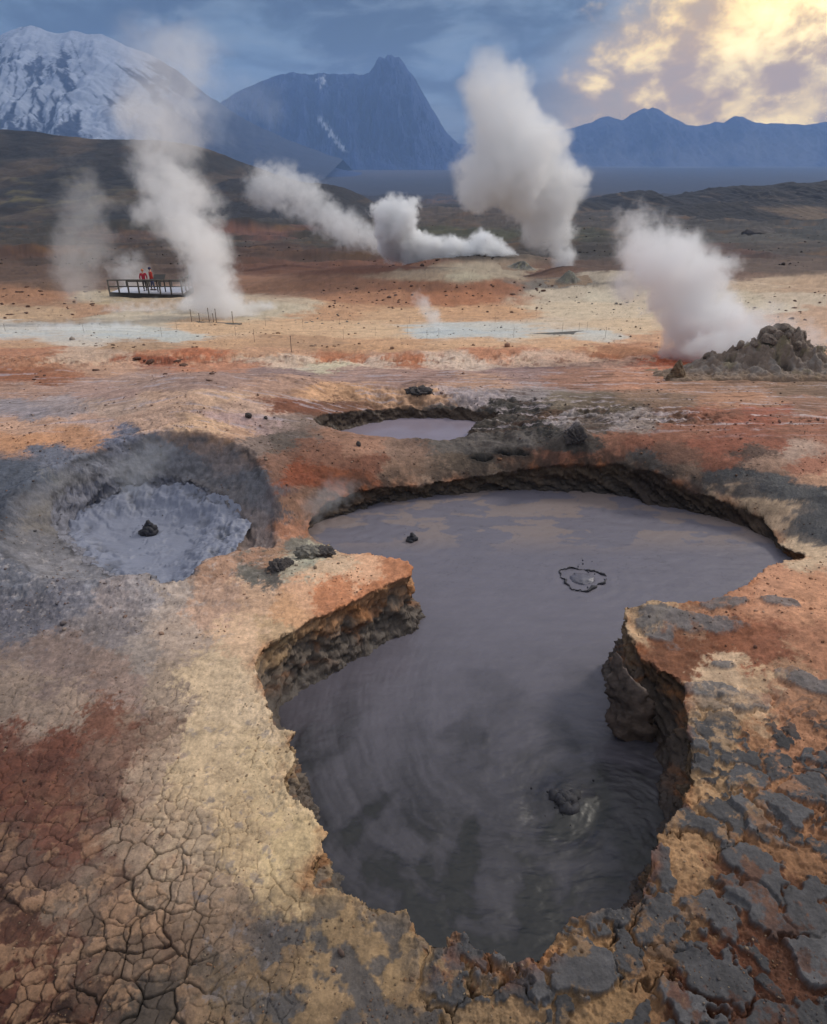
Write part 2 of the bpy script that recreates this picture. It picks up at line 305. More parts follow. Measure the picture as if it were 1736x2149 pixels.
def paint(u_, v_):
    """soil colour, painted far haze included, at picture-plan position"""
    out = np.zeros((len(u_), 3), np.float32); wsum = np.zeros(len(u_), np.float32)
    v_ = np.clip(v_, 340, 2150); u_ = np.clip(u_, -60, 1800)
    ax = np.interp(v_, [400, 600, 800, 1000, 1300], [.22, .22, .28, .55, .9]).astype(np.float32)
    ay = np.interp(v_, [400, 700, 900, 1300], [1.6, 1.5, 1.1, .9]).astype(np.float32)
    for i in range(len(CT)):
        d = ((u_ - CT[i, 0]) * ax) ** 2 + ((v_ - CT[i, 1]) * ay) ** 2 + 12.0
        ww = (1.0 / d) ** 4.0
        wsum += ww; out += ww[:, None] * CTL[i]
    return out / wsum[:, None]

# ------------------------------------------------------------------ materials
def new_mat(name):
    m = bpy.data.materials.new(name); m.use_nodes = True; return m, m.node_tree, m.node_tree.nodes['Principled BSDF']
def mnoise(t, vec, scale, detail=4, rough=.55):
    n = t.nodes.new('ShaderNodeTexNoise'); n.inputs['Scale'].default_value = scale; n.inputs['Detail'].default_value = detail
    n.inputs['Roughness'].default_value = rough; t.links.new(vec, n.inputs['Vector']); return n
def mramp(t, fac, stops):
    r = t.nodes.new('ShaderNodeValToRGB'); t.links.new(fac, r.inputs[0])
    e = r.color_ramp.elements
    while len(e) < len(stops): e.new(.5)
    for q, (p, c) in zip(e, stops): q.position = p; q.color = (*c, 1) if len(c) == 3 else c
    return r.outputs[0]
def attr_mat(name, var=.16, scale=9., bump=.3, bdist=.01, rough=.9, rattr=False, bscale=30., fine=0.):
    m, t, b = new_mat(name)
    a = t.nodes.new('ShaderNodeAttribute'); a.attribute_name = 'Col'
    g = t.nodes.new('ShaderNodeNewGeometry')
    n = mnoise(t, g.outputs['Position'], scale, 6, .65)
    mr = t.nodes.new('ShaderNodeMapRange'); mr.inputs[1].default_value = .25; mr.inputs[2].default_value = .75
    mr.inputs[3].default_value = 1 - var; mr.inputs[4].default_value = 1 + var; t.links.new(n.outputs[0], mr.inputs[0])
    fac = mr.outputs[0]
    if fine:
        nf = mnoise(t, g.outputs['Position'], fine, 9, .78)
        m2 = t.nodes.new('ShaderNodeMapRange'); m2.inputs[1].default_value = .3; m2.inputs[2].default_value = .7; m2.inputs[3].default_value = .58; m2.inputs[4].default_value = 1.40; m2.clamp = False; t.links.new(nf.outputs[0], m2.inputs[0])
        mm_ = t.nodes.new('ShaderNodeMath'); mm_.operation = 'MULTIPLY'; t.links.new(fac, mm_.inputs[0]); t.links.new(m2.outputs[0], mm_.inputs[1]); fac = mm_.outputs[0]
    mx = t.nodes.new('ShaderNodeVectorMath'); mx.operation = 'SCALE'; t.links.new(a.outputs['Color'], mx.inputs[0]); t.links.new(fac, mx.inputs[3])
    t.links.new(mx.outputs[0], b.inputs['Base Color'])
    if rattr: t.links.new(a.outputs['Alpha'], b.inputs['Roughness'])
    else: b.inputs['Roughness'].default_value = rough
    b.inputs['Specular IOR Level'].default_value = .35
    n2 = mnoise(t, g.outputs['Position'], bscale, 7, .7)
    bp = t.nodes.new('ShaderNodeBump'); bp.inputs['Strength'].default_value = bump; bp.inputs['Distance'].default_value = bdist
    t.links.new(n2.outputs[0], bp.inputs['Height']); t.links.new(bp.outputs[0], b.inputs['Normal'])
    return m
def flat_mat(name, col, rough=.8, var=.2, scale=20., bump=.2, bdist=.01, metal=0.):
    m, t, b = new_mat(name)
    tcn = t.nodes.new('ShaderNodeTexCoord')
    n = mnoise(t, tcn.outputs['Object'], scale, 5, .6)
    c = np.array(lin(*col))
    o = mramp(t, n.outputs[0], [(.3, tuple(c * (1 - var))), (.7, tuple(np.minimum(c * (1 + var), 1)))])
    t.links.new(o, b.inputs['Base Color']); b.inputs['Roughness'].default_value = rough; b.inputs['Metallic'].default_value = metal
    bp = t.nodes.new('ShaderNodeBump'); bp.inputs['Strength'].default_value = bump; bp.inputs['Distance'].default_value = bdist
    t.links.new(n.outputs[0], bp.inputs['Height']); t.links.new(bp.outputs[0], b.inputs['Normal'])
    return m

# ------------------------------------------------------------------ mesh helpers
def tag(o, label=None, cat=None, group=None, kind=None):
    if label: o['label'] = label
    if cat: o['category'] = cat
    if group: o['group'] = group
    if kind: o['kind'] = kind
    return o
def link(name, me, mat=None, parent=None):
    o = bpy.data.objects.new(name, me); COL.objects.link(o)
    if mat is not None and me is not None: me.materials.append(mat)
    if parent is not None: o.parent = parent
    return o
def grid_mesh(name, P, cols=None, alpha=None, smooth=True, wrap=False):
    """P: (rows, columns, 3)"""
    nr, nc = P.shape[:2]
    me = bpy.data.meshes.new(name)
    me.vertices.add(nr * nc); me.vertices.foreach_set('co', P.reshape(-1).astype(np.float32))
    idx = np.arange(nr * nc).reshape(nr, nc)
    if wrap: idx = np.hstack([idx, idx[:, :1]])
    q = np.stack([idx[:-1, :-1], idx[:-1, 1:], idx[1:, 1:], idx[1:, :-1]], -1).reshape(-1, 4)
    nq = len(q)
    me.loops.add(nq * 4); me.loops.foreach_set('vertex_index', q.reshape(-1).astype(np.int32))
    me.polygons.add(nq); me.polygons.foreach_set('loop_start', np.arange(0, nq * 4, 4, dtype=np.int32))
    me.update(calc_edges=True)
    if smooth: me.polygons.foreach_set('use_smooth', np.ones(nq, bool))
    if cols is not None: set_col(me, cols, alpha)
    return me
def set_col(me, cols, alpha=None):
    c = np.ones((len(cols), 4), np.float32); c[:, :3] = cols
    if alpha is not None: c[:, 3] = alpha
    a = me.color_attributes.new('Col', 'FLOAT_COLOR', 'POINT'); a.data.foreach_set('color', c.reshape(-1))

# ------------------------------------------------------------------ THE GROUND
STEP = 2.0
rows_py = np.concatenate([np.arange(3300, 2200, -14.), np.arange(2200, 1010, -STEP), np.arange(1010, 905, -.6), np.arange(905, 725, -.8), np.arange(725, 415, -1.6), np.arange(415, 340, -1.5), np.arange(340, 326.5, -.7)])
rowsY = np.concatenate([np.linspace(-6, .3, 12), Y_of_py(rows_py)])
rowsY = np.unique(rowsY)[::1]
colpx = np.concatenate([-CX * 0 + np.linspace(-3200, -806, 30), np.arange(-800, -140, 6.), np.arange(-140, 1876, STEP), np.arange(1878, 2540, 6.), np.linspace(2550, 4900, 30)])
GX0, GY0 = np.meshgrid(colpx, rowsY)
dep0 = np.maximum(GY0 * CP + (CAMZ - zb(GY0)) * SP, 2.2)
X = ((GX0 - CX) / F * dep0); Y = GY0.copy()
shape = X.shape; x = X.ravel(); y = Y.ravel()
z = zs(x, y)
U, V = proj(x, y, z)
depth = np.maximum(y * CP + (CAMZ - z) * SP, 1.0)
fade = lambda size: ss(size / depth * F, 1.0, 5.0)       # drop detail that is too small for the mesh
near = 1 - ss(y, 14, 22)
yc = y + 1.4 * (z - zb(y)); xc = x + .35 * (z - zb(y))
yc = np.where(y > 60, y, yc); xc = np.where(y > 60, x, xc)
# --- masks in the plan
wob = fbm(x * .9, y * .9, 11, 4)
wob2 = fbm(x * .9 + 40, y * .9 + 9, 23, 4)
far = ss(y, 14, 40)
lx = x / np.maximum(y, 3); ly = np.log(np.maximum(y, 1.) + 2)
fw = fbm(lx * 11, ly * 16, 31, 8, .64); fw2 = fbm(lx * 11 + 9, ly * 16 + 3, 33, 8, .64)
wob = fbm(xc * .9, yc * .9, 11, 9, .70); wob2 = fbm(xc * .9 + 40, yc * .9 + 9, 23, 9, .70)
sU = np.interp(V, [400, 700, 900, 1200, 1450, 2100], [70, 90, 90, 80, 150, 170]); sV = np.interp(V, [400, 700, 900, 1200, 1450, 2100], [9, 12, 24, 56, 120, 140])
Uw = U + sU * (wob * (1 - far) + fw * far); Vw = V + sV * (wob2 * (1 - far) + fw2 * far)
hfw = fbm(xc * 16, yc * 16, 17, 5, .7) * near; Uw = Uw + hfw * sU * .35; Vw = Vw + fbm(xc * 16 + 9, yc * 16, 18, 5, .7) * near * sV * .35
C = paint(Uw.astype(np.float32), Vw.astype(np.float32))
# broad relief
z = z + near * (.030 * fbm(x * 1.3, y * 1.3, 41, 4) + .010 * fbm(x * 6, y * 6, 42, 4)) + near * fade(.03) * .004 * fbm(x * 30, y * 30, 43, 4)
midm = ss(y, 12, 18) * (1 - ss(y, 90, 200))
z = z + midm * (.16 * fbm(x * .35, y * .5, 51, 6, .6)) 
farm = ss(y, 60, 120) * (1 - ss(y, 1200, 1700))
z = z + farm * (.010 * y) * np.clip(fbm(x * 14 / (y + 60), np.log(y + 10) * 16, 61, 6, .6), -.6, 1)
lav = ss(V, 560, 520) * (1 - ss(y, 900, 1500))
# eroded bank
bank = np.exp(-((V - 757) / 13) ** 2) * (1 - ss(U, 1380, 1440) )
rb = ridged(x * 1.1, y * .8, 71, 6, .62)
z = z + bank * (.17 * (rb - .55) + .04 * fbm(x * 3.1, y * 2.2, 72, 5, .62))
C *= (1 + bank * .7 * fbm(xc * 2.6, yc * 2.6, 73, 7, .7))[:, None]
# streaky stream bed
st = np.exp(-((V - 800) / 26) ** 2)
sn = fbm(x * .5, y * 3.2, 75, 6, .62)
z = z + st * .05 * sn
C = C * (1 - (st * ss(sn, .05, .5) * .28))[:, None]
def tint(mask, rgb, amt=1.0):
    global C
    mm = (np.clip(mask, 0, 1) * amt)[:, None]
    C = C * (1 - mm) + np.array(lin(*rgb), np.float32) * mm
# rocky bits of the middle ground
mg = ss(V, 1010, 960) * ss(V, 590, 620)
n_a = fbm(x * .8, y * 1.6, 81, 6, .62)
C *= (1 + .20 * mg * n_a)[:, None]
# dark crumbly mud shelf right of the rear pool
def blob(px, py, sx, sy, rot=0.):
    x0, y0, _ = at(px, py); du = x - x0; dv = y - y0
    if rot: du, dv = du * math.cos(rot) + dv * math.sin(rot), -du * math.sin(rot) + dv * math.cos(rot)
    return np.exp(-((du / sx) ** 2 + (dv / sy) ** 2))
crm = np.maximum.reduce([blob(1060, 888, 1.1, .8), blob(1130, 895, .9, .5), blob(1020, 862, 1.6, .7), blob(880, 848, 1.8, .4), blob(1230, 868, 1.8, .8), blob(1400, 876, 1.5, .4), blob(880, 826, .3, .2), blob(1210, 915, .3, .25)])
cn = ridged(x * 2.2, y * 2.6, 84, 6, .6)
z = z + crm * (.13 * (cn - .45) + .05 * fbm(x * 8, y * 8, 85, 4))
C *= (1 - crm * .55 * ss(cn, .75, .45))[:, None]
# reddish earth strewn with grit
gr = fbm(xc * 18, yc * 18, 88, 4, .6)
C *= (1 + near * .16 * fade(.06) * gr)[:, None]
C *= (1 + near * .42 * fbm(xc * 2.2, yc * 2.2, 89, 8, .70))[:, None]
fin_ = ss(y, 11, 20) * (1 - ss(y, 900, 1500))
hf = fbm(lx * 60, ly * 90, 301, 6, .7)
C *= (1 + fin_ * .50 * hf)[:, None]
spk = fin_ * ss(fbm(lx * 150, ly * 190, 303, 4, .6), .30, .55) * ss(fbm(lx * 9, ly * 12, 304, 4), -.1, .3)
tint(spk, (72, 56, 48), .6)
vnear = near * ss(fbm(x * 26, y * 26, 305, 4, .6), .36, .6) * fade(.05) * (V < 1300)
tint(vnear, (70, 58, 54), .45)
plm = ss(y, 900, 1600)
C *= (1 + plm * .45 * fbm(lx * 30, ly * 60, 307, 6, .65))[:, None]
tint(plm * ss(np.abs(V - 347), 2.2, 1.0) * ss(fbm(lx * 60, ly * 10, 308, 4), .15, .3) * ss(U, 600, 640) * ss(U, 960, 920), (225, 228, 235), .9)
skm = ss(V, 765, 785) * ss(V, 960, 880) * (1 - ss(y, 30, 40))
sk = fbm(lx * 9 + .3 * wob, ly * 95, 311, 7, .66)
tint(skm * ss(sk, .16, .34) * (.5 + .5 * ss(U, 500, 900)), (84, 64, 56), .62)
lil = skm * ss(sk, -.16, -.30) * ss(V, 930, 890)
tint(lil, (172, 162, 172), .6); z = z - lil * .01
bkm = bank * ss(fbm(xc * 2.4, yc * 2.4, 313, 6, .66), .12, .3); tint(bkm, (98, 58, 38), .7)
bkp = bank * ss(fbm(xc * 3.1 + 7, yc * 3.1, 314, 6, .66), .15, .35); tint(bkp, (196, 176, 158), .6)
#~
ln = fbm(x * 22 / (y + 90), np.log(y + 10) * 26, 91, 6, .62)
C *= (1 + lav * .95 * np.clip(ln, -.8, 1.0))[:, None]
gm_ = lav * ss(fbm(x * 12 / (y + 90), np.log(y + 10) * 22, 95, 5, .6), .15, .5)
tint(gm_, (112, 84, 56), .5)
gy_ = lav * ss(fbm(x * 16 / (y + 90), np.log(y + 10) * 30, 97, 5, .6), .25, .5)
tint(gy_, (42, 42, 46), .75)
# pale mineral water films on the flat and on the stream bed
film = np.maximum.reduce([np.exp(-((V - 697) / 7) ** 2) * ss(U, 850, 880) * ss(U, 1320, 1200), np.exp(-((V - 703) / 11) ** 2) * ss(U, 430, 330) * .9])
fnz = fbm(x * .5, y * 1.2, 101, 5)
film = film * ss(fnz, -.35, .1)
tint(film, (188, 200, 208), .8)
# bluish crater crust and whitish scale
rr_, th_ = pitr(x, y)
crust = np.exp(-((rr_ - 1.05) / .55) ** 2)
cz = fbm(xc * 6, yc * 6, 111, 7, .68)
z = z + crust * near * (.036 * cz + .045 * (ridged(x * 3, y * 3, 112, 6, .6) - .5))
C *= (1 + crust * .34 * cz)[:, None]
led = rr_ + .07 * fbm(x * 2.5, y * 2.5, 114, 4, .5)
inn = near * ss(led, 1.0, .90) ; z = z - .07 * inn * (rr_ < 1.6)
lc = np.exp(-((led - .955) / .016) ** 2) * ss(fbm(x * 2, y * 2, 115, 4), -.3, .1) * (rr_ < 1.5); tint(lc, (44, 44, 50), .75)
ledb = rr_ + .14 * fbm(x * 3, y * 3, 116, 4, .55); lc = np.exp(-((ledb - .80) / .012) ** 2) * (rr_ < 1.2); tint(lc, (50, 52, 58), .6); z = z - .04 * ss(ledb, .83, .77) * (rr_ < 1.2)
cgi = ss(rr_ + .08 * fbm(xc * 3, yc * 3, 118, 5, .6), 1.0, .9) * near; tint(cgi, (112, 114, 124), .6); C *= (1 + .25 * cgi * cz)[:, None]
scale_m = crust * ss(fbm(x * 9, y * 9, 113, 6, .7), .12, .45) * ss(V, 1020, 1200)
tint(scale_m, (186, 182, 186), .45)
# --- cracked crust, lower left
crk = ss(V, 1330, 1480) * ss(U + 60 * wob, 700, 600)
redm = ss(V, 1560, 1900) * ss(U, 560, 300)
xw = x + .05 * fbm(x * 5, y * 5, 121, 3); yw = y + .05 * fbm(x * 5 + 7, y * 5, 122, 3)
f1, f2, _ = vor(xw * 9.0, yw * 9.0, 5); e1 = f2 - f1
f1b, f2b, idb = vor(xw * 4.8 + 4, yw * 4.8, 8); e2 = f2b - f1b
f1c, f2c, _ = vor(xw * 17, yw * 17, 9); e3 = f2c - f1c
vis1 = ss(fbm(x * 1.6, y * 1.6, 131, 3), -.45, .05)
vis2 = np.clip(redm + .15, 0, 1) * ss(fbm(x * 1.1, y * 1.1, 132, 3), -.5, .0)
c1 = crk * vis1 * ss(e1, .055 + .03 * redm, .0) * (.8 + .2 * redm); c2 = crk * vis2 * ss(e2, .04 + .05 * redm, .0); c3 = crk * .35 * ss(e3, .10, .0) * ss(fbm(x * 3, y * 3, 133, 3), 0, .4)
dome = crk * (np.minimum(e1, .4) * .012 * vis1 + np.minimum(e2, .5) * .018 * vis2)
z = z + dome - c1 * .012 - c2 * .020 - c3 * .004
C *= (1 - np.clip(c1 * .62 + c2 * .75 + c3 * .35, 0, .85))[:, None]
C *= (1 + crk * .22 * fbm(x * 22, y * 22, 134, 5, .65))[:, None]
flk = crk * redm * ss(fbm(x * 5.5, y * 5.5, 135, 5, .62) + (idb - .5) * .5, .0, .22)
tint(flk * (1 - c2) * (1 - c1), (160, 130, 106), .50)
z = z + flk * .008
rd = crk * ss(U, 420, 250) * ss(V, 1480, 1600) * ss(fbm(x * 2.5, y * 2.5, 136, 5, .6), -.1, .35)
tint(rd * (1 - flk), (104, 66, 54), .45)
# bluish grey damp patches in the crust
gp = ss(V, 1840, 1960) * ss(U, 400, 600) * ss(U, 1020, 800)
gpn = fbm(x * 2.6, y * 2.6, 141, 5, .6)
stn_l = gp * ss(gpn + .2 * fbm(x * 14, y * 14, 143, 5, .7), -.06, .12)
tint(stn_l, (74, 76, 82), .85); z = z - stn_l * .006
sp = ss(V, 1420, 1500) * ss(U, 640, 560) * ss(U, 360, 420) * ss(fbm(x * 9, y * 9, 142, 5, .65), .22, .4)
tint(sp, (118, 116, 122), .55)
# --- stones set in tan matrix, right and bottom
stm = np.clip(ss(V, 1400, 1560) * ss(U - (V - 1500) * -.2, 1300, 1400) + ss(V, 1880, 1960) * ss(U, 820, 940), 0, 1)
stm2 = ss(V, 1225, 1260) * ss(U, 1290, 1330)
sxw = x + .30 * fbm(x * 2, y * 2, 151, 5, .6); syw = y + .26 * fbm(x * 2 + 5, y * 2, 152, 5, .6)
g1, g2, gid = vor(sxw * 3.1, syw * 3.4, 21)
rough_e = .16 * fbm(x * 9, y * 9, 153, 6, .66)
stone = stm * ss(g2 - g1 + rough_e, .10, .21) * (gid > .30)
h1, h2, hid = vor(sxw * 6.5 + 3, syw * 6.5, 25)
stone2 = stm * ss(h2 - h1 + rough_e * 1.4, .2, .28) * (hid > .55) * (1 - stone)
lich = ss(fbm(x * 4, y * 4, 155, 6, .7), .08, .26)
stn = np.clip(stone + stone2, 0, 1)
matn = fbm(x * 10, y * 10, 156, 6, .68)
C *= (1 + stm * .32 * matn)[:, None]
shade = 84 + 26 * gid
sc_ = np.array(lin(76, 77, 82), np.float32)[None, :] * (.55 + .8 * gid)[:, None] * (1 + .25 * fbm(x * 6, y * 6, 157, 5, .6))[:, None]
mm = (stn * (1 - lich * .7))[:, None]
C = C * (1 - mm) + sc_ * mm
z = z + stone * (.030 + .05 * (gid - .5)) + stone2 * .018 + stm * (.030 * matn + .012 * fbm(x * 25, y * 25, 158, 4, .6)) * (1 - .75 * stn)
gap = stm * ss(g2 - g1 + rough_e * .5, .05, .0) * ss(fbm(x * 1.5, y * 1.5, 159, 3), -.1, .3)
z = z - gap * .05; C *= (1 - .5 * gap)[:, None]
# dark slabs on the right shelf
slabs = [(1450, 1305, .55, .16, -.25), (1640, 1262, .22, .12, -.3), (1520, 1270, .30, .10, .2), (1520, 1395, .12, .06, 0), (1490, 1450, .28, .10, -.1), (1690, 1430, .30, .12, -.5), (1375, 1320, .16, .28, .4)]
sm = np.zeros_like(x)
for (a_, b_, s1, s2, rt) in slabs: sm = np.maximum(sm, blob(a_, b_, s1, s2, rt))
sm = ss(sm + .35 * fbm(x * 5, y * 7, 161, 6, .62), .42, .55)
tint(sm * (1 - lich * .6), (100, 102, 108), .85); z = z + sm * .02
# black wet run on the right
bw = ss(np.maximum.reduce([blob(1640, 1030, .9, .16, -.35), blob(1725, 1100, .45, .55), blob(1560, 1002, .7, .12, -.3)]) + .35 * fbm(x * 4, y * 6, 163, 5, .6), .4, .62)
tint(bw, (66, 68, 74), .85)
rshelf = stm2 * (1 - stm); z = z + rshelf * (.035 * fbm(x * 4, y * 5, 164, 6, .62))
C *= (1 + .28 * rshelf * fbm(x * 7, y * 9, 165, 6, .65))[:, None]

# --- holes
wall_m = np.zeros_like(x); rough_a = np.full(x.shape, .92, np.float32)
nx_all = x.copy(); ny_all = y.copy()
for k_, (P, w_, L_, lean, rg) in POOLS.items():
    poly = POLY[k_]
    mnx, mny = poly.min(0) - 1.2; mxx, mxy = poly.max(0) + 1.2
    sel = np.where((x > mnx) & (x < mxx) & (y > mny) & (y < mxy))[0]
    d, ux, uy = sdf(poly, x[sel], y[sel])
    xs, ys = x[sel], y[sel]; zl = z[sel]
    jit = rg * .80 * fbm(xs * 7, ys * 7, 201, 5, .6) + rg * .25 * fbm(xs * 25, ys * 25, 202, 3)
    d = d + jit
    # crumbling lip
    lip = np.exp(-(np.maximum(d, 0) / .10) ** 2) * (d > -.02)
    if k_ == 'main':
        front = ss(ys, 6.9, 5.0)
        zl = zl + np.where(d > 0, lip * (.030 * fbm(xs * 12, ys * 12, 204, 5, .6) + .02 * front * ridged(xs * 6, ys * 6, 206)), 0)
        lipc = np.exp(-(np.maximum(d, 0) / .07) ** 2) * (d > -.05)
        on = ss(fbm(xs * 2.3, ys * 2.3, 205, 4), -.1, .3)[:, None] * lipc[:, None] * .45
        C[sel] = C[sel] * (1 - on) + np.array(lin(150, 88, 44), np.float32) * on
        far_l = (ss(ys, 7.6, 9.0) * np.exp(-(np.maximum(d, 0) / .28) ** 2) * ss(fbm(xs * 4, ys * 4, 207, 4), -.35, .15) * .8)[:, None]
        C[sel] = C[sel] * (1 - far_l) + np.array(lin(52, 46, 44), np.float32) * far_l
    if k_ == 'pit':
        dk = (np.exp(-(np.maximum(d, 0) / .05) ** 2) * ss(fbm(xs * 5, ys * 5, 208, 5, .65), -.15, .2) * .75)[:, None]; C[sel] = C[sel] * (1 - dk) + np.array(lin(50, 50, 58), np.float32) * dk
    if k_ in ('ha', 'hb'):
        dk = (np.exp(-(np.maximum(d, 0) / .05) ** 2) * .8)[:, None]; C[sel] = C[sel] * (1 - dk) + np.array(lin(40, 38, 38), np.float32) * dk
    t = np.clip(-d / w_, 0, 1)
    m = d < 0; wall_m[sel] = np.maximum(wall_m[sel], (d < .02) * 1.)
    Hh = zl - (L_ - .10)
    # profile: overhanging lip, ledges, foot
    zt = zl - Hh * np.clip(t * 1.02, 0, 1)
    push = w_ * t * (1 - lean)
    und = (.10 if k_ == 'main' else .03) * np.sin(np.pi * np.clip(t * 1.1, 0, 1)) ** .7
    q1 = xs + ux * push; q2 = ys + uy * push
    rn = fbm(q1 * 3.4 + zt * 3.1, q2 * 3.4 - zt * 5.3, 211, 7, .66); rn2 = ridged(q1 * 3.1 + zt * 8, q2 * 3.3 + zt * 11, 212, 6, .65)
    strata = np.sin(zt * 46 + 3 * fbm(q1 * 2, q2 * 2, 213, 3))
    rough_d = (rn * rg * 2.6 + (rn2 - .5) * rg * .7 + strata * .002) * np.sin(np.pi * np.clip(t, 0, 1)) ** .5
    inside = (t >= 1)
    ox = np.where(inside, xs, q1 + ux * (und + rough_d)); oy = np.where(inside, ys, q2 + uy * (und + rough_d))
    nx_all[sel] = np.where(m, ox, nx_all[sel]); ny_all[sel] = np.where(m, oy, ny_all[sel])
    z[sel] = np.where(m, np.where(inside, L_ - .12, zt), zl)
    # wall colours, right-hand wall mixed darker
    if k_ == 'main':
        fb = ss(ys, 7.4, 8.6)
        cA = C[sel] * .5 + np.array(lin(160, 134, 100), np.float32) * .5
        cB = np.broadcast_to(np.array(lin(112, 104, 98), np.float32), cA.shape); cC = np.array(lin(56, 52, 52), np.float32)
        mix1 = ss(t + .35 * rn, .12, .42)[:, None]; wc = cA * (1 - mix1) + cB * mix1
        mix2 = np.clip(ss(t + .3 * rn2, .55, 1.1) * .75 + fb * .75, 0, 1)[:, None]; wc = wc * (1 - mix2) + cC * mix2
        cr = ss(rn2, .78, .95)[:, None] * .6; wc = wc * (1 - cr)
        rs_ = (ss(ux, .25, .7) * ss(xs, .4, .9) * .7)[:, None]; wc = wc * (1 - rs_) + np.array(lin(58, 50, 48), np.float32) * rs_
        ochre = (ss(fbm(q1 * 3, q2 * 3 + zt * 4, 215, 5, .6), .05, .3) * (1 - fb) * (1 - ss(t, .5, .8)) * .55)[:, None]
        wc = wc * (1 - ochre) + np.array(lin(146, 96, 56), np.float32) * ochre
    elif k_ == 'pit':
        wc = np.array(lin(122, 126, 142), np.float32)[None, :] * (1 + .45 * rn)[:, None] * (1 - .6 * ss(rn2, .7, .95))[:, None]
    elif k_ == 'back':
        wc = np.array(lin(74, 64, 58), np.float32)[None, :] * (1 + .5 * rn)[:, None]
    else: wc = np.array(lin(34, 33, 34), np.float32)[None, :] * (1 + .3 * rn)[:, None]
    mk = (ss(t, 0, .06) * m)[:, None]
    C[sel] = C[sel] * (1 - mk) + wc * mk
    if k_ in ('main', 'back'):
        rough_a[sel] = np.where(m, rough_a[sel] * (1 - .5 * ss(t, .4, .9)), rough_a[sel])
rough_a = rough_a - .5 * lil - .45 * film - .35 * bw
C = C * np.array([1.05, .965, .86], np.float32); _l = C @ np.array([.3, .5, .2], np.float32); C = C * (1 - .22 * ss(_l, .35, .75))[:, None]
C = np.clip(C, .006, .85)
P3 = np.stack([nx_all, ny_all, z], -1).reshape(*shape, 3)
gmat = attr_mat('volcanic_earth', .16, 70., .7, .014, .9, True, 34., 11.)
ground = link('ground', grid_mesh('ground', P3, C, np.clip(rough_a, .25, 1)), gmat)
tag(ground, kind='structure')


# loose grit and pebbles lying on the soil
def gravel(name, cond, n, size, cols, seed, kindmat):
    rs = np.random.RandomState(seed); idx = np.where(cond)[0]; dep_ = depth[idx]; pr = dep_ ** 0; idx = rs.choice(idx, n, p=pr / pr.sum())
    b = bmesh.new(); bmesh.ops.create_icosphere(b, subdivisions=1, radius=1.0); T = np.array([v.co[:] for v in b.verts]); FF = np.array([[v.index for v in f.verts] for f in b.faces]); b.free()
    nv = len(T); sz = size * rs.lognormal(0, .5, n)
    sc3 = sz[:, None] * rs.uniform(.6, 1.3, (n, 3)) * np.array([1, 1, .7]); a = rs.uniform(0, 6.28, n)
    V_ = T[None] * (1 + .25 * rs.uniform(-1, 1, (n, nv, 1))) * sc3[:, None]
    ca, sa = np.cos(a)[:, None], np.sin(a)[:, None]
    V_ = np.stack([V_[..., 0] * ca - V_[..., 1] * sa, V_[..., 0] * sa + V_[..., 1] * ca, V_[..., 2]], -1)
    V_ = V_ + np.stack([nx_all[idx], ny_all[idx], z[idx]], -1)[:, None] + np.array([0, 0, 1.]) * (sz * .25)[:, None, None]
    F3 = (FF[None] + (np.arange(n) * nv)[:, None, None]).reshape(-1)
    me = bpy.data.meshes.new(name); me.vertices.add(n * nv); me.vertices.foreach_set('co', V_.reshape(-1).astype(np.float32))
    me.loops.add(len(F3)); me.loops.foreach_set('vertex_index', F3.astype(np.int32)); me.polygons.add(len(F3) // 3); me.polygons.foreach_set('loop_start', np.arange(0, len(F3), 3, dtype=np.int32)); me.update(calc_edges=True)
    pc = s2l(np.array(cols, float))[rs.randint(0, len(cols), n)] * rs.uniform(.6, 1.2, (n, 1)); pc = pc * .6 + C[idx] * .4
    set_col(me, np.repeat(pc, nv, 0)); return tag(link(name, me, kindmat), kind='stuff')
gvm = attr_mat('grit', .2, 40., .3, .004, .9, False, 60.)
free = (wall_m < .5) & (U > -60) & (U < 1800)
gravel('gravel', free & (V > 880) & (V < 1340) & (fbm(x * 1.2, y * 1.2, 401, 4) > -.1), 3200, .0065, [(92, 70, 58), (70, 62, 58), (150, 130, 112), (120, 84, 60)], 1, gvm)
gravel('gravel', free & (V > 1340) & (V < 2200) & (fbm(x * 1.6, y * 1.6, 402, 4) > .0), 2400, .0042, [(88, 66, 54), (66, 58, 54), (150, 130, 106), (130, 92, 62)], 2, gvm)
gravel('gravel', free & (V > 735) & (V < 900) & (fbm(lx * 10, ly * 30, 403, 5) > .15), 900, .011, [(84, 62, 50), (66, 56, 52), (140, 118, 104)], 3, gvm)
gravel('gravel', free & (V > 585) & (V < 735) & (fbm(lx * 12, ly * 26, 404, 5) > .22), 900, .032, [(80, 58, 48), (62, 52, 48), (120, 104, 92)], 4, gvm)
gravel('gravel', free & (V > 450) & (V < 560) & (fbm(lx * 14, ly * 26, 405, 5) > .25), 1200, .13, [(46, 42, 42), (56, 48, 44), (60, 52, 46)], 5, gvm)
def pos(px, py, Yv):
    d = raydir(px, py); t = Yv / d[1]; return Vector((d[0] * t, Yv, CAMZ + d[2] * t))
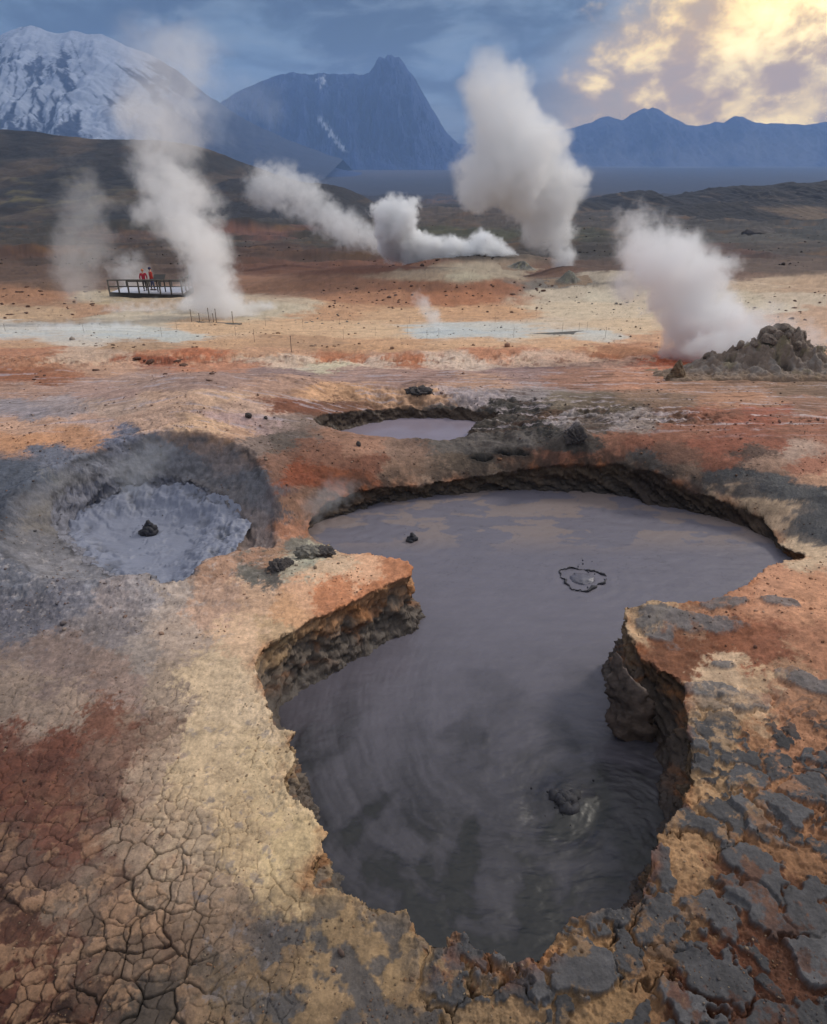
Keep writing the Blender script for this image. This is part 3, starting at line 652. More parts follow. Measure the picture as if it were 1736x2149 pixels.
# ------------------------------------------------------------------ mud
def mudmat(name, rough=.38, bump=.35, sc=7., bd=.02):
    m, t, b = new_mat(name)
    a = t.nodes.new('ShaderNodeAttribute'); a.attribute_name = 'Col'
    g = t.nodes.new('ShaderNodeNewGeometry')
    t.links.new(a.outputs['Color'], b.inputs['Base Color'])
    b.inputs['Roughness'].default_value = rough; b.inputs['Specular IOR Level'].default_value = .5
    mp = t.nodes.new('ShaderNodeMapping'); mp.inputs['Scale'].default_value = (1, 1.9, 1); t.links.new(g.outputs['Position'], mp.inputs[0])
    n = mnoise(t, mp.outputs[0], sc, 4, .5); n.inputs['Distortion'].default_value = .5
    bp = t.nodes.new('ShaderNodeBump'); bp.inputs['Strength'].default_value = bump; bp.inputs['Distance'].default_value = bd
    t.links.new(n.outputs[0], bp.inputs['Height']); t.links.new(bp.outputs[0], b.inputs['Normal'])
    return m
def atz(px, py, zl):
    d = raydir(px, py); t = (zl - CAMZ) / d[2]; return d[0] * t, d[1] * t
def mud_sheet(name, pool, zl, fn, step, mat):
    P = POLY[pool]; x0, y0 = P.min(0) - .28; x1, y1 = P.max(0) + .28
    if pool == 'main': y1 -= .0
    xs = np.linspace(x0, x1, int((x1 - x0) / step)); ys = []
    yv = y0
    while yv < y1: ys.append(yv); yv += step * max(.5, (yv / 5))
    gx, gy = np.meshgrid(xs, np.array(ys)); xx, yy = gx.ravel(), gy.ravel()
    zo, c = fn(xx, yy)
    # the sheet dips below the banks
    zo = zo
    me = grid_mesh(name, np.stack([xx, yy, zl + zo], -1).reshape(*gx.shape, 3), c)
    dd, _, _ = sdf(P, xx, yy); bm = bmesh.new(); bm.from_mesh(me); bm.verts.ensure_lookup_table()
    bmesh.ops.delete(bm, geom=[bm.verts[i] for i in np.where(dd > .14)[0]], context='VERTS'); bm.to_mesh(me); bm.free()
    o = link(name, me, mat)
    return tag(o, kind='structure')
SW = atz(1185, 1680, -.66); B1 = atz(1222, 1215, -.66); B2 = atz(865, 1133, -.66)
def fn_main(x, y):
    dx, dy = x - SW[0], y - SW[1]; r = np.sqrt(dx * dx + dy * dy); th = np.arctan2(dy, dx) + 1.5 * np.exp(-r / 1.1)
    sx, sy = SW[0] + r * np.cos(th), SW[1] + r * np.sin(th)
    nr = ss(y, 6.8, 2.6)
    th2 = np.arctan2(dy, dx) + 1.15 * np.log(r + .12); wx, wy = r * np.cos(th2), r * np.sin(th2)
    flow = fbm(wx * 1.0 + .5 * fbm(x * 1.5, y * 1.5, 3, 4), wy * 1.7 + .4 * fbm(x * 1.5, y * 1.5, 4, 4), 301, 7, .62)
    zo = .012 * nr * flow + .004 * fbm(x * 3.5, y * 7, 303, 5, .6) + .010 * nr * fbm(sx * 2.2, sy * 2.2, 304, 5)
    zo = zo + (.35 + .65 * nr) * .0045 * fbm(wx * 5, wy * 13, 315, 5, .55) + nr * .010 * ridged(wx * 1.4 + .3 * fbm(x * 2, y * 2, 316, 3), wy * 3.4, 317, 4, .5)
    zo = zo + .008 * np.exp(-(r / .2) ** 2) - .02 * np.exp(-((r - .28) / .1) ** 2)
    tur = np.exp(-(r / .75) ** 2) * (dx > -.5)
    zo = zo + .007 * tur * (ridged(x * 4, y * 4, 305, 6, .6) - .4)
    for bx, by, k_ in ((B1[0], B1[1], 1.), (B2[0], B2[1], 1.), (*atz(1300, 1080, -.66), .6), (*atz(720, 1090, -.66), 1.2)):
        q = np.sqrt((x - bx) ** 2 + (y - by) ** 2); zo = zo + k_ * .004 * np.cos(q * 34) * np.exp(-q / .55)
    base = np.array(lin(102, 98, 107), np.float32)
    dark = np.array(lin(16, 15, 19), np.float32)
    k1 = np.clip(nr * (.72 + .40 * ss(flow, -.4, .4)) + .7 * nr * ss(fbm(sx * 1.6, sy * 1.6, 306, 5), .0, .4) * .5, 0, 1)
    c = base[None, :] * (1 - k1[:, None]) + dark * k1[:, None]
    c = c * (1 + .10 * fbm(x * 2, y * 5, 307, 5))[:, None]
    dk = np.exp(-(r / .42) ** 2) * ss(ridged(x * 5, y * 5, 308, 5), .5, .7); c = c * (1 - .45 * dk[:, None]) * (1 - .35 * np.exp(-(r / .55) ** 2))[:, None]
    # buff scum drifting on the far side
    sc = ss(y, 7.6, 8.3) * ss(fbm(x * .9 + .3 * fbm(x * 2, y * 2, 309, 4), y * 1.7, 310, 6, .58), .0, .05) 
    c = c * (1 - .75 * sc[:, None]) + np.array(lin(128, 114, 108), np.float32) * .75 * sc[:, None]
    th_ = ss(y, 6.2, 7.5) * ss(np.abs(fbm(x * 1.5, y * 3, 311, 5)), .015, .0) * .30
    return zo, np.clip(c * (1 - th_[:, None]), .01, 1)
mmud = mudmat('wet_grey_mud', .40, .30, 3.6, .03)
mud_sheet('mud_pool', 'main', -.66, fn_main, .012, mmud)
PB = atz(315, 1118, -.52)
def fn_pit(x, y):
    r = np.sqrt((x - PB[0]) ** 2 + (y - PB[1]) ** 2)
    d, _, _ = sdf(POLY['pit'], x, y); e = ss(d, -.55, -.12)
    edge = ridged(x * 2.6, y * 2.6, 320, 4, .5) - .5
    dy0 = ss(y, PB[1] - .2, PB[1] + .9); e = ss(d, -.70, -.12); lump2 = ridged(x * 5, y * 5, 327, 5, .6) - .5
    zo = e * .05 * lump2 + e * (.12 + .16 * dy0 + (.10 + .06 * dy0) * edge) + .03 * ss(fbm(x * 2, y * 2.5, 321, 5), 0, .3) * fbm(x * 7, y * 7, 322, 4) + .004 * np.cos(r * 38) * np.exp(-r / .5)
    lump = ss(fbm(x * 2.2, y * 2.6, 323, 5, .55), .05, .16)
    zo = zo + .022 * lump
    c = np.array(lin(126, 130, 146), np.float32)[None, :] * (1 + .15 * fbm(x * 3, y * 3, 324, 5))[:, None] * (1 - .55 * (e * ss(edge, .05, -.25)))[:, None] * (1 - .5 * e * ss(lump2, -.05, -.3))[:, None]
    return zo, np.clip(c * .92, .01, 1)
mud_sheet('crater_mud', 'pit', -.52, fn_pit, .011, mudmat('thick_blue_grey_mud', .55, .5, 14., .012))
def fn_back(x, y):
    c = np.array(lin(134, 124, 134), np.float32)[None, :] * (1 + .12 * fbm(x * 1.2, y * 4, 330, 5))[:, None]
    return .003 * fbm(x * 4, y * 7, 331, 4), c
mud_sheet('rear_mud_pool', 'back', -.13, fn_back, .03, mudmat('thin_lilac_mud', .18, .15, 5., .01))

def lump(name, r, seed, amp=.3, sub=4, squash=(1, 1, 1), mat=None, parent=None, freq=1.6, col=None):
    bm = bmesh.new(); bmesh.ops.create_icosphere(bm, subdivisions=sub, radius=1.0)
    V_ = np.array([v.co[:] for v in bm.verts])
    n = fbm(V_[:, 0] * freq + V_[:, 2] * 1.3 + 5, V_[:, 1] * freq - V_[:, 2] * 1.7, seed, 5, .6)
    n2 = ridged(V_[:, 0] * freq + V_[:, 1], V_[:, 2] * freq - V_[:, 1] * .7, seed + 3, 4, .6) - .5
    k = 1 + amp * n + amp * .6 * n2
    for v, q in zip(bm.verts, k): v.co = Vector((v.co.x * q * squash[0] * r, v.co.y * q * squash[1] * r, v.co.z * q * squash[2] * r))
    me = bpy.data.meshes.new(name); bm.to_mesh(me); bm.free()
    me.polygons.foreach_set('use_smooth', np.ones(len(me.polygons), bool))
    return link(name, me, mat, parent)
splat = flat_mat('fresh_dark_mud', (44, 43, 49), .75, .35, 12, .6, .01)
splat_l = flat_mat('wet_mud_skin', (92, 90, 100), .5, .15, 6, .2, .01)
def splash(name, label, cx_, cy_, zl, R_, h, kind, seed, mat):
    """a dome or spout with a torn collar and flung drops, one mesh"""
    rnd = random.Random(seed); bm = bmesh.new()
    def ico(c, r, sq, sub=2, amp=.3):
        g = bmesh.ops.create_icosphere(bm, subdivisions=sub, radius=1.0)['verts']
        o = rnd.uniform(0, 50)
        V_ = np.array([v.co[:] for v in g]); k = 1 + amp * fbm(V_[:, 0] * 1.7 + o, V_[:, 1] * 1.7 + V_[:, 2] * 1.3, seed, 4, .6)
        for v, q in zip(g, k): v.co = Vector((c[0] + v.co.x * q * r * sq[0], c[1] + v.co.y * q * r * sq[1], c[2] + v.co.z * q * r * sq[2]))
    if kind == 'dome':
        ico((0, 0, -.01), R_ * .48, (1.15, 1, .34), 4, .25)
    else:
        for i in range(int(30)):
            a = rnd.uniform(0, 6.28); t = rnd.random(); rr = R_ * .55 * (1 - t) * rnd.uniform(.2, 1)
            ico((rr * math.cos(a), rr * math.sin(a), h * t * .8), R_ * (.16 + .16 * (1 - t)), (1, 1, 1.1), 2, .5)
    me = bpy.data.meshes.new(name); bm.to_mesh(me); bm.free()
    me.polygons.foreach_set('use_smooth', np.ones(len(me.polygons), bool))
    o = link(name, me, mat); o.location = (cx_, cy_, zl)
    if kind == 'dome':
        for a0_, a1_, th_ in ((.2, 1.3, .06), (1.2, 2.9, .035), (2.8, 4.3, .045), (4.2, 5.6, .075), (5.5, 6.3, .05)):
            n_ = 26; pts = []
            G = np.zeros((n_, 10, 3))
            for i in range(n_):
                a = a0_ + (a1_ - a0_) * i / (n_ - 1); rr = R_ * (1 + .16 * math.sin(3 * a + 1) + .05 * math.sin(11 * a)); tk = R_ * th_ * math.sin(math.pi * (i + .3) / (n_ - .4)) ** .7 * (1 + .5 * math.sin(7 * a + a0_))
                for j in range(10):
                    b_ = j / 10 * 6.283; G[i, j] = ((rr + tk * math.cos(b_)) * math.cos(a), (rr + tk * math.cos(b_)) * math.sin(a) * .9, .002 + tk * 1.1 * math.sin(b_))
            gq = G.reshape(-1, 3); gq = gq + (R_ * .05 * fbm(gq[:, 0] * 30, gq[:, 1] * 30 + gq[:, 2] * 20, seed, 4))[:, None]
            link('mud_splash', grid_mesh('mud_splash', gq.reshape(n_, 10, 3), wrap=True), splat, o)
    for i in range(9):
        a = rnd.uniform(0, 6.28); rr = R_ * rnd.uniform(.5, 1.4); q = R_ * rnd.uniform(.022, .045)
        d_ = lump('mud_drop', q, i, .2, 2, (1, 1, 1.4), mat, o); d_.location = (rr * math.cos(a), rr * math.sin(a), h * rnd.uniform(0, 1.1) + .01)
    return tag(o, label, 'mud bubble')
splash('mud_bubble', 'smooth grey mud dome bursting inside a torn ring of splashes, middle of the large pool', *B1, -.655, .27, .10, 'dome', 5, splat_l)
splash('mud_spout', 'small dark mud spout near the far left bank of the large pool', *B2, -.665, .12, .13, 'spout', 6, splat)
splash('mud_spout', 'dark boiling mud hump in the near swirl of the large pool', *SW, -.70, .24, .10, 'spout', 8, splat)
splash('mud_spout', 'dark spiky mud spout in the middle of the blue-grey crater', *PB, -.52, .19, .20, 'spout', 9, splat)

# ------------------------------------------------------------------ rocks, stakes, decks
def rock_mesh(name, seed, amp=.35, sub=3, squash=(1, .8, .62), facets=9):
    rnd = random.Random(seed); bm = bmesh.new(); bmesh.ops.create_icosphere(bm, subdivisions=sub, radius=1.0)
    pl_ = []
    for i in range(facets):
        n = Vector((rnd.gauss(0, 1), rnd.gauss(0, 1), rnd.gauss(0, .8))).normalized(); pl_.append((n, rnd.uniform(.55, .88)))
    for v in bm.verts:
        for n, d in pl_:
            q = v.co.dot(n) - d
            if q > 0: v.co -= n * q * .93
    V_ = np.array([v.co[:] for v in bm.verts]); k = 1 + amp * .35 * fbm(V_[:, 0] * 2.6 + seed, V_[:, 1] * 2.6 + V_[:, 2] * 2, seed, 4, .6)
    for v, q in zip(bm.verts, k): v.co = Vector((v.co.x * q * squash[0], v.co.y * q * squash[1], v.co.z * q * squash[2]))
    me = bpy.data.meshes.new(name); bm.to_mesh(me); bm.free(); return me
rm_brown = flat_mat('rust_brown_stone', (88, 62, 50), .95, .35, 3, .5, .05)
rm_grey = flat_mat('pale_grey_stone', (122, 116, 106), .95, .3, 3, .5, .05)
rm_dark = flat_mat('black_lava_stone', (72, 66, 64), .95, .35, 3, .5, .05)
ROCKS = {}
for nm, mt_ in (('brown', rm_brown), ('grey', rm_grey), ('dark', rm_dark)):
    ROCKS[nm] = []
    for i in range(5):
        me = rock_mesh('rock', 40 + i, sub=2 if i else 3); me.materials.append(mt_); ROCKS[nm].append(me)
def rocks(n, x0, x1, y0, y1, kind, size, label, group, seed, cat='rock'):
    size *= .48
    rnd = random.Random(seed)
    for i in range(n):
        # clumped
        px = rnd.uniform(x0, x1); py = rnd.uniform(y0, y1)
        if rnd.random() < .6: px = x0 + (x1 - x0) * (.5 + .5 * math.sin(px * .07 + py * .11)) * .9 + rnd.uniform(-12, 12)
        gx, gy, gzv = at(px, py)
        o = link('rock', ROCKS[kind][rnd.randrange(5)]); s_ = size * rnd.uniform(.5, 1.25) * (1.6 if rnd.random() < .1 else 1)
        o.location = (gx, gy, gzv + s_ * .1); o.scale = (s_ * rnd.uniform(.8, 1.5), s_, s_ * rnd.uniform(.5, .9)); o.rotation_euler = (rnd.uniform(-.2, .2), rnd.uniform(-.2, .2), rnd.uniform(0, 6.3))
        tag(o, label, cat, group)
rocks(70, 690, 868, 592, 650, 'brown', .26, 'dark brown rock strewn on the tan slope left of the tall steam column', 'rocks on the middle slope', 1)
rocks(60, 930, 1160, 592, 655, 'brown', .24, 'dark brown rock on the orange hillock before the tall steam column', 'rocks on the orange hillock', 2)
rocks(45, 0, 230, 600, 668, 'brown', .32, 'weathered brown rock on the slope left of the viewing deck', 'rocks left of the viewing deck', 3)
rocks(28, 1190, 1400, 612, 655, 'grey', .24, 'greyish rock lying on the pale mineral mound', 'rocks on the pale mound', 4)
rocks(24, 600, 760, 655, 680, 'grey', .20, 'small grey rock along the foot of the middle slope', 'rocks at the foot of the slope', 5)
rocks(26, 1540, 1736, 610, 675, 'brown', .28, 'brown rock on the pale ground right of the big steam cloud', 'rocks on the pale right slope', 6)
rocks(14, 60, 500, 775, 800, 'brown', .10, 'small brown stone below the eroded bank at left', 'stones below the eroded bank', 7, 'stone')
rocks(7, 270, 400, 752, 770, 'brown', .22, 'rusty clod in the eroded orange bank', 'clods in the orange bank', 8)
def one_rock(px, py, s_, kind, label, i=0, sq=(1, 1, 1), cat='rock', name='rock', lift=.25):
    gx, gy, g = at(px, py); o = link(name, ROCKS[kind][i]); o.location = (gx, gy, g + s_ * lift); o.scale = (s_ * sq[0], s_ * sq[1], s_ * sq[2] * 1.35); o.rotation_euler = (0.1, -.1, px)
    return tag(o, label, cat)
one_rock(521, 875, .07, 'dark', 'small dark stone on the pale rounded mound behind the crater', 1)
one_rock(558, 878, .04, 'dark', 'tiny dark pebble right of the dark stone on the pale mound', 2, cat='pebble', name='pebble')
one_rock(753, 935, .05, 'dark', 'small upright dark stone on orange earth left of the rear vents', 3, (1, 1, 1.5))
RR = [0]
def rough_rock(px, py, s_, kind, label, i=0, sq=(1, 1, 1)):
    RR[0] += 1; o = lump('rock', s_, 700 + RR[0] * 7, .75, 5, (sq[0], sq[1], sq[2] * .8), {'dark': rm_dark, 'grey': rm_grey}[kind], freq=2.6)
    gx, gy, g = at(px, py); o.location = (gx, gy, g + s_ * .1); return tag(o, label, 'rock')
rough_rock(1208, 918, .13, 'dark', 'black crumbling rock topping the small dark mud cone', 0, (1, .8, 1.2))
rough_rock(880, 823, .12, 'dark', 'dark grey rock heap behind the rear mud pool', 3, (1.8, 1, .8))
rough_rock(585, 1192, .09, 'dark', 'black clod on the crest left of the grey-green rock ledge', 1)
rough_rock(600, 1186, .07, 'dark', 'black clod touching the larger clod on the crest', 4)
rough_rock(650, 1160, .09, 'grey', 'pale grey-green rock at the root of the rock spit', 2, (1.6, 1, .9))
rough_rock(676, 1160, .09, 'dark', 'dark broken rock beside the pale grey-green rock at the spit', 3, (1.4, 1, .7))
one_rock(1590, 492, 4.5, 'dark', 'black craggy lava outcrop on the far plain below the right hills', 0, (1.6, 1, .8), 'outcrop', 'lava_outcrop', 0)
(lambda *a, **k: None)(1650, 1265, .10, 'dark', 'flat grey stone lying on the tan shelf at right', 2, (2.2, 1.2, .4), lift=.1)
# upright rock plates at the right cliff
def spur(name, label, pts, w_, mat, seed):
    """an upright jagged rock blade: pts = (x, y, z, radius)"""
    bm = bmesh.new()
    P = np.array(pts, float); NS, NR = 40, 60
    tt = np.linspace(0, len(P) - 1, NR); G = np.zeros((NR, NS, 3))
    for i, t in enumerate(tt):
        p = [np.interp(t, range(len(P)), P[:, k_]) for k_ in range(4)]
        for j in range(NS):
            a = j / NS * 2 * math.pi; G[i, j] = (p[0] + p[3] * math.cos(a), p[1] + p[3] * w_ * math.sin(a), p[2])
    q = G.reshape(-1, 3); ctr = np.repeat(G.mean(1), NS, 0); dr = q - ctr
    k_ = 1 + 1.3 * fbm(q[:, 0] * 7 + q[:, 2] * 2.5, q[:, 1] * 7 - q[:, 2] * 4, seed, 7, .72)
    q = ctr + dr * k_[:, None]
    me = grid_mesh(name, q.reshape(NR, NS, 3), wrap=True)
    return tag(link(name, me, mat), label, 'rock')
wetrock = flat_mat('damp_grey_brown_rock', (92, 78, 70), .7, .45, 9, .8, .03)
a0 = atz(1290, 1545, -.66); sq_ = lambda px, py, r: (*pos(px + 14, py, a0[1]), r * .8)

spur('rock_spur', 'pointed damp rock blade rising from the mud against the right cliff', [sq_(1330, 1600, .30), sq_(1318, 1530, .26), sq_(1300, 1470, .19), sq_(1290, 1430, .13), sq_(1284, 1400, .07), sq_(1279, 1375, .03), sq_(1279, 1368, .004)], .34, wetrock, 3)
def crag(name, label, px, py, r, sq, seed, mat, z=None, cat='rock'):
    o = lump(name, r, seed, .35, 5, sq, mat, freq=2.2)
    gx, gy, g = at(px, py) if z is None else (*atz(px, py, z), z)
    o.location = (gx, gy, g); return tag(o, label, cat)

# --- steaming mound at the right
mound_m = attr_mat('sulphur_rock', .25, 9., .8, .04, .95, False, 14.)
MX, MY, MZ = at(1600, 800)
def mound(name, label, cat, px, py, half, peaks, seed, pal, ny=150, nx=220, amp=.16):
    x0, y0, z0 = at(px, py)
    gx, gy = np.meshgrid(np.linspace(-half[0], half[0], nx), np.linspace(-half[1], half[1], ny)); a, b = gx.ravel(), gy.ravel()
    h = np.zeros_like(a)
    for (u_, v_, hh, sx, sy) in peaks: h = h + hh * np.exp(-((a - u_) / sx) ** 2 - ((b - v_) / sy) ** 2)
    edge = ss(np.maximum(np.abs(a) / half[0], np.abs(b) / half[1]), 1.0, .82)
    rg = ridged(a * 2.1, b * 2.1, seed, 6, .62) - .5; fb = fbm(a * 4.5, b * 4.5, seed + 1, 6, .65)
    hm = np.clip(h / max(p[2] for p in peaks), 0, 1)
    f1_, f2_, id_ = vor(a * 3.3 + .4 * fb, b * 3.3 + h * 2, seed + 5)
    h = h + amp * (.35 + hm) * (rg * 1.2 + .5 * fb) + hm * .18 * (np.minimum(f2_ - f1_, .4) + id_ * .5)
    h = h * edge - .25 * (1 - edge); mound.h = (a, b, h)
    zz_ = zs(a + x0, b + y0) + h
    c0 = np.array(lin(*pal[0]), np.float32); c1_ = np.array(lin(*pal[1]), np.float32); c2_ = np.array(lin(*pal[2]), np.float32); c3_ = np.array(lin(*pal[3]), np.float32)
    m1 = ss(fb + (1 - hm) * .5, .1, .6)[:, None]; c = c0 * (1 - m1) + c1_ * m1
    m2 = (ss(fbm(a * 2, b * 2, seed + 7, 5, .6), .12, .35) * .7)[:, None]; c = c * (1 - m2) + c2_ * m2
    m3 = ss(rg, .0, -.3)[:, None] * .8; c = c * (1 - m3) + c3_ * m3
    lo = (1 - ss(h, .02, .22))[:, None] * .75; c = c * (1 - lo) + np.array(lin(150, 122, 98), np.float32) * .8 * lo
    o = link(name, grid_mesh(name, np.stack([a, b, zz_ - z0], -1).reshape(ny, nx, 3), np.clip(c, .01, 1)), mound_m); o.location = (x0, y0, z0)
    return tag(o, label, cat), (x0, y0, z0)
mo, (mx0, my0, mz0) = mound('fumarole_mound', 'rugged grey-green rock mound breathing thick steam at the right edge', 'rock mound', 1575, 787, (2.5, 1.25),
      [(.30, .05, .38, .42, .5), (.70, .0, .30, .42, .5), (1.15, -.1, .30, .5, .5), (-.2, -.05, .22, .55, .5), (-.95, -.1, .16, .6, .45), (0.1, -.2, .18, 1.6, .7)], 401, [(128, 112, 100), (136, 126, 118), (134, 122, 96), (60, 54, 50)], amp=.22)
MH = mound.h
bould = flat_mat('lichened_boulder', (128, 114, 102), .95, .4, 5, .7, .04)
rnd = random.Random(12)
for i in range(34):
    top = i < 18
    u_ = rnd.uniform(.1, .95) if top else rnd.uniform(-1.4, 1.3); v_ = rnd.uniform(-.35, .2)
    hz = float(MH[2][np.argmin((MH[0] - u_) ** 2 + (MH[1] - v_) ** 2)])
    me = rock_mesh('boulder', 60 + i, sub=3, squash=(1, .9, .85)); o = link('boulder', me, bould, mo); s_ = rnd.uniform(.09, .17) if top else rnd.uniform(.05, .13)
    o.location = (u_, v_, hz + .04 + float(zs(u_ + mx0, v_ + my0)) - mz0); o.scale = (s_,) * 3; o.rotation_euler = (rnd.uniform(0, 3), rnd.uniform(0, 3), rnd.uniform(0, 3))
sx_, sy_, sz_ = at(1417, 796)
spur('pointed_rock', 'pointed brown rock standing like a tooth at the left end of the steaming mound', [(sx_ + .02, sy_, sz_ - .1, .22), (sx_ + .02, sy_, sz_ + .10, .16), (sx_ + .03, sy_, sz_ + .26, .09), (sx_ + .03, sy_, sz_ + .40, .03), (sx_ + .03, sy_, sz_ + .42, .003)], .8, flat_mat('brown_tooth_rock', (112, 92, 72), .95, .4, 9, .8, .03), 31)
for (px, py, s_) in ((1440, 788, .12), (1462, 786, .15), (1490, 786, .11), (1455, 795, .09)):
    pass
mo2, _ = mound('fumarole_cone', 'small grey rocky cone at the foot of the tall steam column', 'rock mound', 1192, 592, (2.4, 1.8), [(0, 0, .65, .6, .6), (.5, 0, .22, .5, .6), (-.5, 0, .18, .5, .6)], 421, [(116, 114, 104), (126, 120, 110), (140, 138, 120), (70, 68, 66)], 50, 60, .16)
mo3, _ = mound('fumarole_cone', 'low grey vent heap at the root of the steam drifting left over the dark lava', 'rock mound', 1100, 565, (3.5, 2), [(0, 0, .8, 1.0, .8), (-1.2, 0, .35, .8, .6)], 431, [(100, 98, 92), (140, 136, 126), (150, 140, 110), (60, 58, 58)], 40, 50, .2)
mo4, _ = (None, None) if True else mound('mud_cone', 'small dark mud cone with a broken top right of the two black vents', 'mud cone', 1205, 930, (.6, .42), [(0, 0, .24, .12, .12), (0, 0, .10, .35, .28)], 441, [(84, 80, 80), (110, 102, 98), (96, 90, 88), (50, 48, 48)], 50, 60, .02)

# --- shrub by the mound
leaf = flat_mat('dull_green_leaf', (88, 92, 50), .8, .4, 6, .1)
bm = bmesh.new(); rnd = random.Random(4)
for i in range(420):
    c = Vector((rnd.gauss(0, .22), rnd.gauss(0, .12), abs(rnd.gauss(.10, .07)))); d1 = Vector((rnd.gauss(0, 1), rnd.gauss(0, 1), rnd.gauss(0, 1))).normalized() * .03; d2 = d1.cross(Vector((rnd.gauss(0, 1), rnd.gauss(0, 1), 1))).normalized() * .018
    bm.faces.new([bm.verts.new(c + q) for q in (d1, d2, -d1, -d2)])
me = bpy.data.meshes.new('shrub'); bm.to_mesh(me); bm.free(); o = link('shrub', me, leaf); gx, gy, g = at(1712, 740); o.location = (gx, gy, g); tag(o, 'low dull green tuft of plants behind the steaming mound', 'shrub')

# --- timber
wood = flat_mat('weathered_timber', (86, 82, 76), .9, .25, 8, .3, .01)
wood_d = flat_mat('dark_timber', (58, 56, 54), .9, .25, 8, .3, .01)
floorm = flat_mat('pale_wet_boards', (188, 188, 196), .35, .1, 5, .1)
def box(bm, c, s_, rz=0.):
    g = bmesh.ops.create_cube(bm, size=1.0)['verts']; M = Matrix.Translation(c) @ Matrix.Rotation(rz, 4, 'Z') @ Matrix.Diagonal((*s_, 1)); bmesh.ops.transform(bm, matrix=M, verts=g)
def beam(bm, a, b, w_, h_):
    a, b = Vector(a), Vector(b); d = b - a; L = d.length
    g = bmesh.ops.create_cube(bm, size=1.0)['verts']; q = d.to_track_quat('X', 'Z').to_matrix().to_4x4()
    bmesh.ops.transform(bm, matrix=Matrix.Translation((a + b) / 2) @ q @ Matrix.Diagonal((L, w_, h_, 1)), verts=g)
def fin(name, bm, mat, parent=None, bev=0.):
    if bev: bmesh.ops.bevel(bm, geom=bm.edges[:], offset=bev, segments=1, affect='EDGES')
    me = bpy.data.meshes.new(name); bm.to_mesh(me); bm.free(); return link(name, me, mat, parent)
def empty(name, loc, label, cat, group=None):
    o = link(name, None); o.location = loc; o.empty_display_size = .2; return tag(o, label, cat, group)
YD = 60.0
fl = pos(230, 611, YD); FZ = pos(312, 614.2, YD).z
deck = empty('viewing_deck', (pos(318, 614, YD).x, YD + 1.6, FZ), 'grey timber viewing platform with post and rail fence on the misty slope', 'viewing platform')
def dl(v): return Vector(v) - deck.location
xL, xC, xR = pos(230, 612, YD).x, pos(383, 614, YD).x, pos(405, 612, YD + 3.2).x
depthD = 3.2
bm = bmesh.new(); vs = [dl((xL, YD, FZ)), dl((xC, YD, FZ)), dl((xR, YD + depthD, FZ)), dl((xL + .2, YD + depthD, FZ))]
vt = [bm.verts.new(v) for v in vs]; vb = [bm.verts.new(v - Vector((0, 0, .14))) for v in vs]
bm.faces.new(vt); bm.faces.new(vb[::-1])
for i in range(4): bm.faces.new([vt[i], vb[i], vb[(i + 1) % 4], vt[(i + 1) % 4]])
fin('deck_floor', bm, floorm, deck)
bm = bmesh.new(); beam(bm, dl((xL, YD - .05, FZ - .16)), dl((xC, YD - .05, FZ - .40)), .1, .42); beam(bm, dl((xC + .04, YD, FZ - .32)), dl((xR + .04, YD + depthD, FZ - .32)), .1, .42)
fin('skirt_board', bm, wood_d, deck)
posts = []
for px in (230.5, 251, 271, 292.6, 312.7, 337, 360, 383): posts.append(Vector((pos(px, 614, YD).x, YD, FZ)))
for k_ in (.36, .68, 1.0): posts.append(Vector((xC + (xR - xC) * k_, YD + depthD * k_, FZ)))
bp_ = [Vector((xL + .3 + (xR - xL - .5) * k_, YD + depthD - .05, FZ)) for k_ in (0, .18, .36, .54, .72, .9)]
for p in posts:
    bm = bmesh.new(); c = dl(p); box(bm, c + Vector((0, 0, .35)), (.11, .11, 1.3)); fin('post', bm, wood, deck, .01)
bm = bmesh.new()
for i in range(len(posts) - 1): beam(bm, dl(posts[i]) + Vector((0, -.02, 1.03)), dl(posts[i + 1]) + Vector((0, -.02, 1.03)), .16, .09)
fin('top_rail', bm, wood, deck)
bm = bmesh.new()
for i in range(len(posts) - 1): beam(bm, dl(posts[i]) + Vector((0, .02, .5)), dl(posts[i + 1]) + Vector((0, .02, .5)), .05, .09)
fin('mid_rail', bm, wood, deck)
bm = bmesh.new(); beam(bm, dl(bp_[0]) + Vector((0, 0, .42)), dl(bp_[-1]) + Vector((0, 0, .42)), .06, .10)
for p in bp_: box(bm, dl(p) + Vector((0, 0, .2)), (.1, .1, .5))
fin('back_rail', bm, wood, deck)
ib = empty('information_board', pos(338, 602, YD + .35), 'dark slanted information board behind the deck rail, right of the two people', 'information board'); ib.location.z = FZ
bm = bmesh.new(); g = bmesh.ops.create_cube(bm, size=1.0)['verts']; bmesh.ops.transform(bm, matrix=Matrix.Translation((0, 0, 1.22)) @ Matrix.Rotation(R(32), 4, 'X') @ Matrix.Diagonal((.95, .62, .05, 1)), verts=g); fin('panel', bm, wood_d, ib, .008)
for s_ in (-.32, .32):
    bm = bmesh.new(); box(bm, Vector((s_, .05, .58)), (.08, .08, 1.18)); fin('leg', bm, wood_d, ib)

